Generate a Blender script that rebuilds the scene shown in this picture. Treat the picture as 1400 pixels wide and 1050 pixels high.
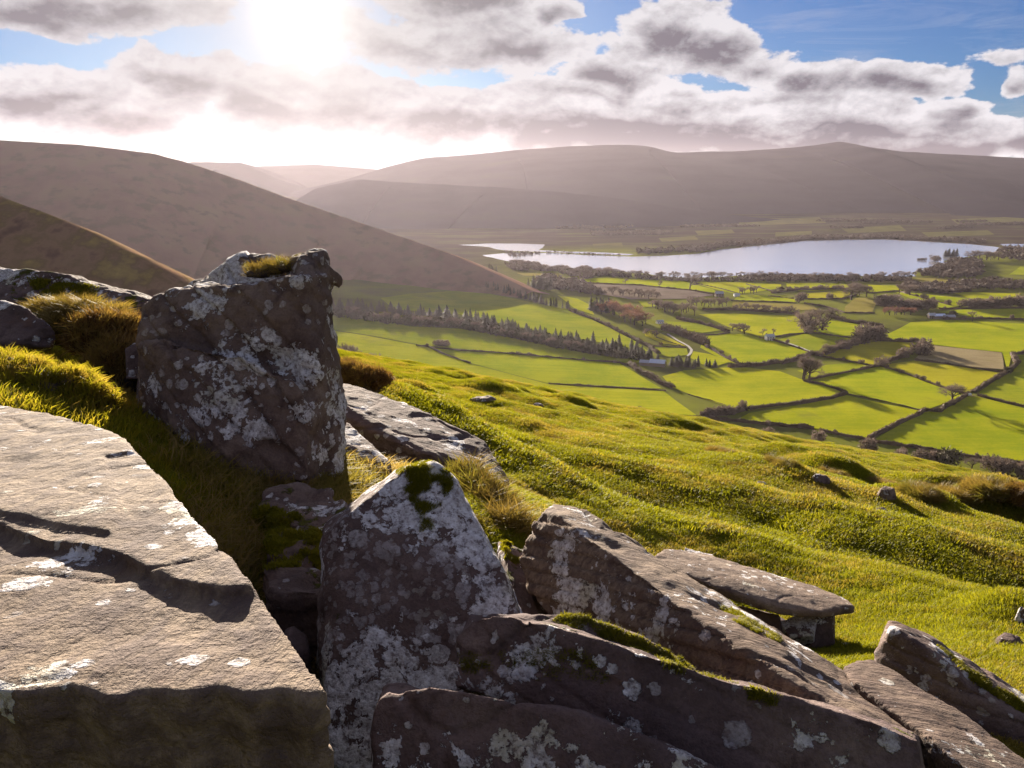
import bpy, bmesh, math, random
import numpy as np
from mathutils import Vector, Matrix
from mathutils.bvhtree import BVHTree

for o in list(bpy.data.objects):
    bpy.data.objects.remove(o)
SC = bpy.context.scene
COL = SC.collection
R = math.radians
rng = np.random.default_rng(7)
random.seed(7)

# ------------------------------------------------------------------ camera
CAMZ = 200.0                     # eye height above the lake, metres
F, CX, CY = 1099.0, 700.0, 525.0  # the photograph's own pixels (1400 x 1050)
PITCH = math.atan(290.0 / F)
cd = bpy.data.cameras.new('camera')
cam = bpy.data.objects.new('camera', cd)
COL.objects.link(cam)
cam.location = (0, 0, CAMZ)
cam.rotation_euler = (math.pi / 2 - PITCH, 0, 0)
cd.sensor_width = 36
cd.lens = 36 * F / 1400
cd.clip_start = 0.05
cd.clip_end = 60000
SC.camera = cam

# ------------------------------------------------------------------ light
SUN_EL, SUN_AZ = R(9.9), R(-13.6)           # azimuth from +Y towards +X
SUN = Vector((math.sin(SUN_AZ) * math.cos(SUN_EL), math.cos(SUN_AZ) * math.cos(SUN_EL), math.sin(SUN_EL)))
sl = bpy.data.lights.new('sun', 'SUN')
sl.energy = 5.0
sl.angle = R(0.53)
sl.color = (1.0, 0.87, 0.70)
so = bpy.data.objects.new('sun', sl)
COL.objects.link(so)
so.location = (0, 0, CAMZ + 50)
so.rotation_euler = SUN.to_track_quat('Z', 'Y').to_euler()
SKY_STRENGTH = 0.05
EXPOSURE = 2.2
SC.view_settings.view_transform = 'Standard'
SC.view_settings.look = 'None'
SC.view_settings.exposure = EXPOSURE
SC.view_settings.gamma = 1
SC.view_settings.use_curve_mapping = False
SC.cycles.use_denoising = True
SC.cycles.max_bounces = 6
SC.cycles.diffuse_bounces = 3
SC.cycles.volume_bounces = 0
SC.cycles.transparent_max_bounces = 8
SC.cycles.sample_clamp_indirect = 6
SC.cycles.caustics_reflective = False
SC.cycles.caustics_refractive = False


def ray(px, py):
    u, v = (px - CX) / F, (CY - py) / F
    c, s = math.cos(PITCH), math.sin(PITCH)
    return np.array([u, v * s + c, v * c - s])


def P(px, py, Y):
    r = ray(px, py)
    return np.array([r[0] / r[1] * Y, Y, CAMZ + r[2] / r[1] * Y])


def azel(px, py):
    r = ray(px, py)
    return math.degrees(math.atan2(r[0], r[1])), math.degrees(math.atan2(r[2], math.hypot(r[0], r[1])))


# ------------------------------------------------------------------ nodes
class NT:
    def __init__(self, tree):
        self.t = tree
        tree.nodes.clear()

    def n(self, kind, **kw):
        nd = self.t.nodes.new(kind)
        for k, v in kw.items():
            setattr(nd, k, v)
        return nd

    def put(self, sock, v):
        if hasattr(v, 'is_output'):
            self.t.links.new(v, sock)
        elif isinstance(v, bpy.types.Node):
            self.t.links.new(v.outputs[0], sock)
        elif v is not None:
            if isinstance(v, (tuple, list)) and len(v) == 3 and sock.type == 'RGBA':
                v = (*v, 1)
            sock.default_value = v

    def m(self, op, a, b=0.0, c=0.0, clamp=False):
        nd = self.n('ShaderNodeMath', operation=op, use_clamp=clamp)
        self.put(nd.inputs[0], a)
        self.put(nd.inputs[1], b)
        self.put(nd.inputs[2], c)
        return nd.outputs[0]

    def v(self, op, a, b=(0, 0, 0)):
        nd = self.n('ShaderNodeVectorMath', operation=op)
        self.put(nd.inputs[0], a)
        self.put(nd.inputs[1], b)
        return nd.outputs['Value'] if op in ('LENGTH', 'DOT_PRODUCT', 'DISTANCE') else nd.outputs[0]

    def step(self, x, lo, hi, a=0.0, b=1.0):
        nd = self.n('ShaderNodeMapRange', interpolation_type='SMOOTHSTEP')
        for i, q in enumerate((x, lo, hi, a, b)):
            self.put(nd.inputs[i], q)
        return nd.outputs[0]

    def mix(self, f, a, b, mode='MIX'):
        nd = self.n('ShaderNodeMix', data_type='RGBA', blend_type=mode)
        self.put(nd.inputs[0], f)
        self.put(nd.inputs[6], a)
        self.put(nd.inputs[7], b)
        return nd.outputs[2]

    def noise(self, vec, scale, detail=4, rough=0.55, dist=0.0):
        nd = self.n('ShaderNodeTexNoise')
        self.put(nd.inputs['Vector'], vec)
        nd.inputs['Scale'].default_value = scale
        nd.inputs['Detail'].default_value = detail
        nd.inputs['Roughness'].default_value = rough
        nd.inputs['Distortion'].default_value = dist
        return nd.outputs['Fac']

    def ramp(self, f, stops):
        nd = self.n('ShaderNodeValToRGB')
        self.put(nd.inputs[0], f)
        e = nd.color_ramp.elements
        while len(e) < len(stops):
            e.new(0.5)
        for k, (p, c) in enumerate(stops):
            e[k].position = p
            e[k].color = (*c, 1)
        return nd.outputs[0]

    def xyz(self, v):
        nd = self.n('ShaderNodeSeparateXYZ')
        self.put(nd.inputs[0], v)
        return nd.outputs

    def comb(self, x, y, z=0.0):
        nd = self.n('ShaderNodeCombineXYZ')
        for i, q in enumerate((x, y, z)):
            self.put(nd.inputs[i], q)
        return nd.outputs[0]


# ------------------------------------------------------------------ sky
W = bpy.data.worlds.new('World')
SC.world = W
W.use_nodes = True
t = NT(W.node_tree)
dirv = t.v('NORMALIZE', t.n('ShaderNodeTexCoord').outputs['Generated'])
dx, dy, dz = t.xyz(dirv)[:3]
az = t.m('MULTIPLY', t.m('ARCTAN2', dx, dy), 57.2958)
el = t.m('MULTIPLY', t.m('ARCSINE', dz), 57.2958)
Pd = t.comb(az, el)
sky = t.n('ShaderNodeTexSky', sky_type='NISHITA')
sky.sun_disc = False
sky.sun_elevation = SUN_EL
sky.sun_rotation = SUN_AZ
sky.altitude = 400
sky.air_density = 1.0
sky.dust_density = 0.6
sky.ozone_density = 1.6
# (x, y, half width, half height, weight) of each cloud seen, turned into sky directions
CLOUDS = [
    (925, 42, 95, 50, 1.15), (985, 66, 75, 40, 1.0), (1045, 92, 70, 30, 0.9), (862, 98, 58, 26, 0.9), (768, 8, 24, 22, 0.8),
    (1120, 108, 85, 30, 1.0), (1240, 112, 95, 34, 1.1), (1305, 148, 70, 24, 0.9), (1392, 112, 30, 30, 0.8), (1360, 72, 60, 10, 0.25),
    (760, 165, 150, 32, 1.0), (900, 165, 150, 38, 1.1), (1040, 180, 170, 38, 1.2), (1180, 170, 130, 42, 1.1), (1290, 188, 160, 36, 1.2), (1430, 195, 120, 32, 1.0),
    (610, 160, 120, 42, 1.2), (470, 148, 120, 45, 1.25), (360, 142, 90, 45, 1.2), (265, 118, 80, 42, 1.1), (205, 95, 60, 34, 0.9),
    (60, 135, 150, 60, 0.95), (170, 165, 150, 30, 0.8), (-90, 130, 120, 60, 1.0), (40, 5, 120, 40, 1.1), (190, 12, 110, 40, 1.1), (-60, 40, 60, 30, .8),
    (760, 190, 130, 26, 1.0), (900, 196, 170, 24, 1.1), (1090, 200, 180, 24, 1.1), (1250, 205, 160, 24, 1.1),
    (640, 5, 130, 36, 1.1), (700, 62, 120, 46, 0.85), (560, 60, 110, 40, 0.7), (830, 130, 110, 20, 0.6), (1050, 135, 160, 16, 0.5),
]
D = t.m('ADD', -1.2, 0.0)
SH = t.m('ADD', 0.0, 0.0)
wq = t.v('MULTIPLY', dirv, (1.0, 1.0, 1.6))
wn = t.n('ShaderNodeTexNoise')
t.put(wn.inputs['Vector'], wq)
wn.inputs['Scale'].default_value = 9.0
wn.inputs['Detail'].default_value = 3
Pw = t.v('ADD', Pd, t.v('MULTIPLY', t.v('SUBTRACT', wn.outputs['Color'], (0.5, 0.5, 0.5)), (7.0, 3.4, 0.0)))
for (px, py, hw, hh, wt) in CLOUDS:
    a0, e0 = azel(px, py)
    a1, e1 = azel(px + hw, py)
    a2, e2 = azel(px, py - hh)
    v = t.v('DIVIDE', t.v('SUBTRACT', Pw, (a0, e0, 0)), (abs(a1 - a0) * 1.08, abs(e2 - e0) * 1.02, 1))
    e = t.m('MULTIPLY', t.m('SUBTRACT', 1.0, t.v('LENGTH', v)), wt)
    D = t.m('SMOOTH_MAX', D, e, 0.2)
    SH = t.m('MULTIPLY_ADD', t.m('MAXIMUM', t.m('ADD', e, 0.1), 0.0), t.m('MULTIPLY', t.xyz(v)[1], -1.0), SH)
q = t.v('MULTIPLY', dirv, (1.0, 1.0, 1.7))
qs = t.v('ADD', q, (-0.003, 0.0, 0.012))


def puffs(vec):
    vo = t.n('ShaderNodeTexVoronoi', feature='F1')
    vo.normalize = True
    t.put(vo.inputs['Vector'], t.v('ADD', vec, t.v('MULTIPLY', t.v('SUBTRACT', wn.outputs['Color'], (0.5, 0.5, 0.5)), (0.05, 0.05, 0.05))))
    vo.inputs['Scale'].default_value = 20.0
    vo.inputs['Detail'].default_value = 3
    vo.inputs['Roughness'].default_value = 0.55
    vo.inputs['Lacunarity'].default_value = 2.2
    a_ = t.noise(vec, 13.0, 10, 0.60, 0.1)
    return t.m('ADD', t.m('MULTIPLY', a_, 0.62), t.m('MULTIPLY', t.m('SUBTRACT', 1.0, vo.outputs['Distance']), 0.40))


n1 = puffs(q)
n1a = t.noise(q, 13.0, 6, 0.60, 0.1)
n2 = t.noise(qs, 13.0, 6, 0.60, 0.1)
nb = t.noise(q, 3.2, 3, 0.5)
infield = t.m('MULTIPLY', t.step(t.m('ABSOLUTE', az), 36.0, 44.0), t.step(el, 0.5, 4.0))
high = t.step(el, 15.0, 20.0)
bgd = t.m('MULTIPLY_ADD', t.m('MAXIMUM', infield, high), 1.0, -2.05)
bgd = t.m('ADD', bgd, t.m('MULTIPLY', nb, 2.0))
D = t.m('MAXIMUM', D, bgd)
d = t.m('ADD', D, t.m('MULTIPLY', t.m('SUBTRACT', n1, 0.585), 2.3))
alpha = t.step(d, -0.03, 0.12)
thick = t.step(d, 0.0, 0.80)
lit = t.m('MULTIPLY', t.m('SUBTRACT', n1a, n2), 3.0)
vert = t.step(t.m('MULTIPLY_ADD', t.m('SUBTRACT', n1a, 0.5), 0.55, SH), -0.38, 0.16)
band = t.m('MULTIPLY', t.step(el, 5.2, 2.6), t.step(az, -6.0, 6.0))
shade = t.m('ADD', t.m('MULTIPLY_ADD', band, 0.30, 0.16), t.m('MULTIPLY', vert, 0.85))
shade = t.m('SUBTRACT', t.m('MULTIPLY', shade, thick), lit)
sd = t.m('MULTIPLY', t.m('ARCCOSINE', t.m('MINIMUM', t.v('DOT_PRODUCT', dirv, tuple(SUN)), 0.999999)), 57.2958)
g1 = t.m('POWER', 2.71828, t.m('MULTIPLY', t.m('POWER', t.m('DIVIDE', sd, 2.4), 2.0), -1.0))
g3 = t.m('POWER', 2.71828, t.m('DIVIDE', sd, -3.4))
g2 = t.m('POWER', 2.71828, t.m('DIVIDE', sd, -10.0))
shade = t.m('MAXIMUM', t.m('MINIMUM', shade, 1.0), 0.0)
shade = t.m('MULTIPLY', shade, t.m('SUBTRACT', 1.0, t.m('MULTIPLY', g2, 0.45)))
K = 1.0 / SKY_STRENGTH / (2 ** EXPOSURE)     # cloud colours below are what the camera should record
def kc(c): return tuple(x * K for x in c)
cl = t.mix(shade, kc((0.80, 0.78, 0.82)), kc((0.150, 0.135, 0.180)))
skyc = t.mix(1.0, sky.outputs[0], (0.075, 0.185, 0.41), 'MULTIPLY')
low = t.step(el, 4.2, 0.8)
veil = t.m('MULTIPLY_ADD', g2, 1.1, t.m('MULTIPLY', low, 0.55), clamp=True)
streak = t.noise(t.v('MULTIPLY', dirv, (3.0, 3.0, 22.0)), 2.0, 6, 0.65, 0.6)
veil = t.m('MAXIMUM', veil, t.m('MULTIPLY', t.step(streak, 0.45, 0.75), t.m('MULTIPLY_ADD', g2, 0.8, 0.25)))
skyc = t.mix(veil, skyc, t.mix(g2, kc((0.66, 0.63, 0.68)), kc((0.50, 0.46, 0.47))))
cl = t.mix(t.m('MULTIPLY', g2, 0.55), cl, kc((0.17, 0.15, 0.15)))
c = t.mix(alpha, skyc, cl)
glow = t.m('ADD', t.m('MULTIPLY_ADD', g3, 0.75 * K, t.m('MULTIPLY', g1, 0.5 * K)), t.m('MULTIPLY', g2, 0.08 * K))
gc = t.v('MULTIPLY', t.comb(glow, glow, glow), (1.0, 0.92, 0.84))
dim = t.m('SUBTRACT', 1.0, t.m('MULTIPLY', g2, 0.30))
c = t.v('ADD', t.v('MULTIPLY', c, t.comb(dim, dim, dim)), gc)
bg = t.n('ShaderNodeBackground')
t.put(bg.inputs[0], c)
bg.inputs[1].default_value = SKY_STRENGTH
t.put(t.n('ShaderNodeOutputWorld').inputs[0], bg)
W.cycles.sampling_method = 'MANUAL'
W.cycles.sample_map_resolution = 1024


# ------------------------------------------------------------------ noise
_perm = np.random.default_rng(3).permutation(256)
_perm = np.concatenate([_perm, _perm, _perm])
_grad = np.random.default_rng(4).normal(size=(256, 3))
_grad /= np.linalg.norm(_grad, axis=1)[:, None]


def perlin(p):
    p = np.asarray(p, float)
    i = np.floor(p).astype(int)
    f = p - i
    u = f * f * f * (f * (f * 6 - 15) + 10)
    i &= 255
    out = 0
    for dx_ in (0, 1):
        for dy_ in (0, 1):
            for dz_ in (0, 1):
                h = _perm[_perm[_perm[i[..., 0] + dx_] + i[..., 1] + dy_] + i[..., 2] + dz_]
                g = _grad[h]
                dot = g[..., 0] * (f[..., 0] - dx_) + g[..., 1] * (f[..., 1] - dy_) + g[..., 2] * (f[..., 2] - dz_)
                w = (u[..., 0] if dx_ else 1 - u[..., 0]) * (u[..., 1] if dy_ else 1 - u[..., 1]) * (u[..., 2] if dz_ else 1 - u[..., 2])
                out = out + w * dot
    return out


def fbm(p, oct=4, gain=0.5, ridged=False):
    p = np.asarray(p, float)
    a, s = 1.0, 0
    for k in range(oct):
        q_ = perlin(p * 2.03 ** k + 17.3 * k)
        s = s + a * (1 - 2 * np.abs(q_) * 1.6 if ridged else q_)
        a *= gain
    return s


def p2(x, y, s, z=0.0):
    x = np.asarray(x, float)
    y = np.asarray(y, float)
    return np.stack([x * s, y * s, np.full_like(x, z)], -1)


def sst(x, a, b):
    u = np.clip((np.asarray(x, float) - a) / (b - a), 0, 1)
    return u * u * (3 - 2 * u)


# ------------------------------------------------------------------ objects
def tag(o, label=None, cat=None, group=None, kind=None):
    for k, v_ in (('label', label), ('category', cat), ('group', group), ('kind', kind)):
        if v_:
            o[k] = v_
    return o


def link(name, me, mat=None, parent=None, loc=(0, 0, 0)):
    o = bpy.data.objects.new(name, me)
    COL.objects.link(o)
    if parent:
        o.parent = parent
    o.location = loc
    if mat and me and not me.materials:
        me.materials.append(mat)
    return o


def empty(name, loc):
    o = bpy.data.objects.new(name, None)
    COL.objects.link(o)
    o.location = loc
    o.empty_display_size = 0.2
    return o


def mesh(name, verts, faces, smooth=False):
    me = bpy.data.meshes.new(name)
    v_ = np.asarray(verts, np.float32)
    f = np.asarray(faces) if not isinstance(faces, list) else None
    if f is not None and f.ndim == 2:
        k = f.shape[1]
        me.vertices.add(len(v_))
        me.vertices.foreach_set('co', v_.ravel())
        me.loops.add(f.size)
        me.loops.foreach_set('vertex_index', f.ravel().astype(np.int32))
        me.polygons.add(len(f))
        me.polygons.foreach_set('loop_start', np.arange(0, f.size, k, dtype=np.int32))
        me.polygons.foreach_set('loop_total', np.full(len(f), k, np.int32))
        me.update(calc_edges=True)
    else:
        me.from_pydata([tuple(a) for a in v_], [], faces)
    me.validate()
    if smooth:
        me.polygons.foreach_set('use_smooth', np.ones(len(me.polygons), bool))
    return me


def grid_faces(nr, nc):
    a = np.arange(nr * nc).reshape(nr, nc)
    return np.stack([a[:-1, :-1].ravel(), a[:-1, 1:].ravel(), a[1:, 1:].ravel(), a[1:, :-1].ravel()], 1)


def new_mat(name):
    m = bpy.data.materials.new(name)
    m.use_nodes = True
    return m, NT(m.node_tree)


def finish(t_, col, rough=0.9, bump=None, bump_d=0.02, spec=0.2, transl=0.0, tcol=None, strength=1.0):
    b = t_.n('ShaderNodeBsdfPrincipled')
    t_.put(b.inputs['Base Color'], col)
    t_.put(b.inputs['Roughness'], rough)
    b.inputs['Specular IOR Level'].default_value = spec
    if bump is not None:
        bn = t_.n('ShaderNodeBump')
        bn.inputs['Distance'].default_value = bump_d
        bn.inputs['Strength'].default_value = strength
        t_.put(bn.inputs['Height'], bump)
        t_.put(b.inputs['Normal'], bn.outputs[0])
    sh = b.outputs[0]
    if transl:
        tr = t_.n('ShaderNodeBsdfTranslucent')
        t_.put(tr.inputs[0], tcol if tcol is not None else col)
        mx = t_.n('ShaderNodeMixShader')
        t_.put(mx.inputs[0], transl)
        t_.put(mx.inputs[1], sh)
        t_.put(mx.inputs[2], tr.outputs[0])
        sh = mx.outputs[0]
    t_.put(t_.n('ShaderNodeOutputMaterial').inputs[0], sh)
    return b


# ------------------------------------------------------------------ materials
def land_mat(name, stops, scale, detail=6, streak=None, bump_d=0.0, extra=None):
    m, t_ = new_mat(name)
    co = t_.n('ShaderNodeNewGeometry').outputs['Position']
    n = t_.noise(co, scale, detail, 0.6)
    if streak:
        n = t_.m('ADD', t_.m('MULTIPLY', n, 0.6), t_.m('MULTIPLY', t_.noise(t_.v('MULTIPLY', co, streak), 1.0, 3, 0.6), 0.4))
    col = t_.ramp(n, stops)
    if extra:
        n3 = t_.noise(co, extra[0], 4, 0.6)
        col = t_.mix(t_.step(n3, extra[1], extra[2]), col, extra[3])
    finish(t_, col, 1.0, n if bump_d else None, bump_d, 0.0)
    return m


MAT = {}
m, t = new_mat('valley_ground')
co = t.n('ShaderNodeNewGeometry').outputs['Position']
px_, py_, pz_ = t.xyz(co)[:3]
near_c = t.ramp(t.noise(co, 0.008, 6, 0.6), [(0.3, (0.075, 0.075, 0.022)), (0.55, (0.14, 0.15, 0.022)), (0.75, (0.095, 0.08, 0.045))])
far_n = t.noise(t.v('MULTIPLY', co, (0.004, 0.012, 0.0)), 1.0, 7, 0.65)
far_shade_c = t.ramp(far_n, [(0.3, (0.030, 0.022, 0.020)), (0.52, (0.048, 0.036, 0.028)), (0.62, (0.06, 0.058, 0.026)), (0.8, (0.04, 0.03, 0.026))])  # cloud shadow over the land beyond the lake, put into its colour
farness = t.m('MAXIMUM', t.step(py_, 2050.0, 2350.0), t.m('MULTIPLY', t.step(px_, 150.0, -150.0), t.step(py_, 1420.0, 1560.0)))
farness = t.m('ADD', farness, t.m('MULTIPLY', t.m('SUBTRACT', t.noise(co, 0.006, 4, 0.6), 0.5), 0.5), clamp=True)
finish(t, t.mix(farness, near_c, far_shade_c), 1.0, None, 0, 0.0)
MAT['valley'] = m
MAT['hill'] = land_mat('bracken_hillside', [(0.3, (0.19, 0.105, 0.076)), (0.5, (0.26, 0.15, 0.105)), (0.7, (0.26, 0.175, 0.10))], 0.012, 8, (0.02, 0.02, 0.006), 2.0, (0.035, 0.50, 0.64, (0.19, 0.125, 0.08)))
MAT['flank'] = land_mat('bracken_flank', [(0.38, (0.16, 0.098, 0.07)), (0.47, (0.28, 0.175, 0.11)), (0.54, (0.21, 0.14, 0.08)), (0.64, (0.36, 0.26, 0.10))], 0.14, 10, (0.16, 0.05, 0.1), 0.5)
MAT['shaded_moor'] = land_mat('far_moor_cloud_shade', [(0.3, (0.018, 0.014, 0.026)), (0.55, (0.030, 0.024, 0.038)), (0.75, (0.036, 0.033, 0.032))], 0.004, 8, (0.001, 0.004, 0.004), 0)  # far moorland darkened to carry the shadow of clouds that are not modelled


def field_mat(name, a, b, mott=None):
    m, t_ = new_mat(name)
    co = t_.n('ShaderNodeNewGeometry').outputs['Position']
    n = t_.noise(co, 0.018, 5, 0.6)
    s = t_.noise(t_.v('MULTIPLY', co, (0.02, 0.16, 0.0)), 1.0, 3, 0.6)
    f = t_.noise(co, 0.35, 3, 0.7)
    q_ = t_.m('ADD', t_.m('ADD', t_.m('MULTIPLY', n, 0.55), t_.m('MULTIPLY', s, 0.3)), t_.m('MULTIPLY', f, 0.25))
    col = t_.mix(t_.step(q_, 0.42, 0.66), a, b)
    wn_ = t_.noise(co, 0.011, 6, 0.7)
    col = t_.mix(t_.step(wn_, 0.56, 0.70, 0.0, 0.55), col, (0.16, 0.145, 0.03))
    finish(t_, col, 1.0, None, 0, 0.0)
    return m


FIELD = [field_mat('pasture_bright', (0.185, 0.225, 0.007), (0.285, 0.295, 0.012)),
         field_mat('pasture_lime', (0.215, 0.24, 0.007), (0.315, 0.31, 0.012)),
         field_mat('pasture_mid', (0.155, 0.19, 0.010), (0.245, 0.255, 0.016)),
         field_mat('pasture_yellow', (0.24, 0.225, 0.012), (0.325, 0.295, 0.02)),
         field_mat('rough_pasture', (0.17, 0.145, 0.035), (0.23, 0.195, 0.05)),
         field_mat('stubble', (0.20, 0.155, 0.085), (0.27, 0.22, 0.12)),
         field_mat('shaded_far_field', (0.070, 0.066, 0.028), (0.095, 0.088, 0.034)),  # pasture dimmed in its own colour for the cloud shade past the lake
         field_mat('ploughed', (0.13, 0.10, 0.08), (0.18, 0.145, 0.115))]


def simple(name, col, var=0.25, scale=1.0, rough=0.85, transl=0.0, spec=0.2, tcol=None):
    m, t_ = new_mat(name)
    tc = t_.n('ShaderNodeTexCoord').outputs['Object']
    n = t_.noise(tc, scale, 4, 0.6)
    oi = t_.n('ShaderNodeObjectInfo').outputs['Random']
    k = t_.m('MULTIPLY', t_.m('ADD', t_.m('MULTIPLY', t_.m('SUBTRACT', n, 0.5), 2 * var), 1.0), t_.m('MULTIPLY_ADD', oi, 0.5, 0.75))
    c_ = t_.v('MULTIPLY', t_.comb(k, k, k), col)
    finish(t_, c_, rough, None, 0, spec, transl, tcol)
    return m


MAT['twig'] = simple('winter_twigs', (0.15, 0.11, 0.088), 0.4, 0.4, transl=0.25)
MAT['redtwig'] = simple('red_twigs', (0.24, 0.115, 0.075), 0.4, 0.4, transl=0.25)
MAT['bark'] = simple('bark', (0.075, 0.052, 0.042), 0.3, 1.0)
MAT['conifer'] = simple('conifer_needles', (0.062, 0.054, 0.032), 0.4, 0.5, transl=0.1)
MAT['hedge'] = simple('hedge_twigs', (0.115, 0.078, 0.05), 0.5, 0.25, transl=0.15)
MAT['wood'] = simple('woodland_crowns', (0.09, 0.065, 0.05), 0.5, 0.05, transl=0.15)
MAT['wall'] = simple('white_render', (0.75, 0.74, 0.72), 0.06, 2.0)
MAT['slate'] = simple('slate_roof', (0.30, 0.33, 0.40), 0.15, 1.5, rough=0.4, spec=0.5)
MAT['tin'] = simple('blue_sheet_roof', (0.50, 0.58, 0.75), 0.1, 0.5, rough=0.35, spec=0.5)
MAT['dark'] = simple('dark_glass', (0.03, 0.03, 0.035), 0.1, 1.0, rough=0.2, spec=0.5)
MAT['stonewall'] = simple('farm_stone', (0.27, 0.21, 0.17), 0.3, 2.0)
MAT['road'] = simple('pale_lane', (0.33, 0.30, 0.25), 0.15, 0.3)
MAT['paint'] = simple('white_paint', (0.8, 0.8, 0.8), 0.03, 1.0, rough=0.4, spec=0.5)
MAT['rubber'] = simple('tyre_rubber', (0.02, 0.02, 0.02), 0.1, 1.0)

m, t = new_mat('lake_surface')
co = t.n('ShaderNodeNewGeometry').outputs['Position']
b = t.n('ShaderNodeBsdfPrincipled')
b.inputs['Base Color'].default_value = (0.95, 0.95, 0.97, 1)
b.inputs['Metallic'].default_value = 0.85
b.inputs['Roughness'].default_value = 0.18
b.inputs['IOR'].default_value = 1.333
b.inputs['Specular IOR Level'].default_value = 0.9
bn = t.n('ShaderNodeBump')
bn.inputs['Distance'].default_value = 0.02
t.put(bn.inputs['Height'], t.noise(t.v('MULTIPLY', co, (0.35, 0.9, 1)), 1.0, 4, 0.6))
t.put(b.inputs['Normal'], bn.outputs[0])
t.put(t.n('ShaderNodeOutputMaterial').inputs[0], b.outputs[0])
MAT['lake'] = m


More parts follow.
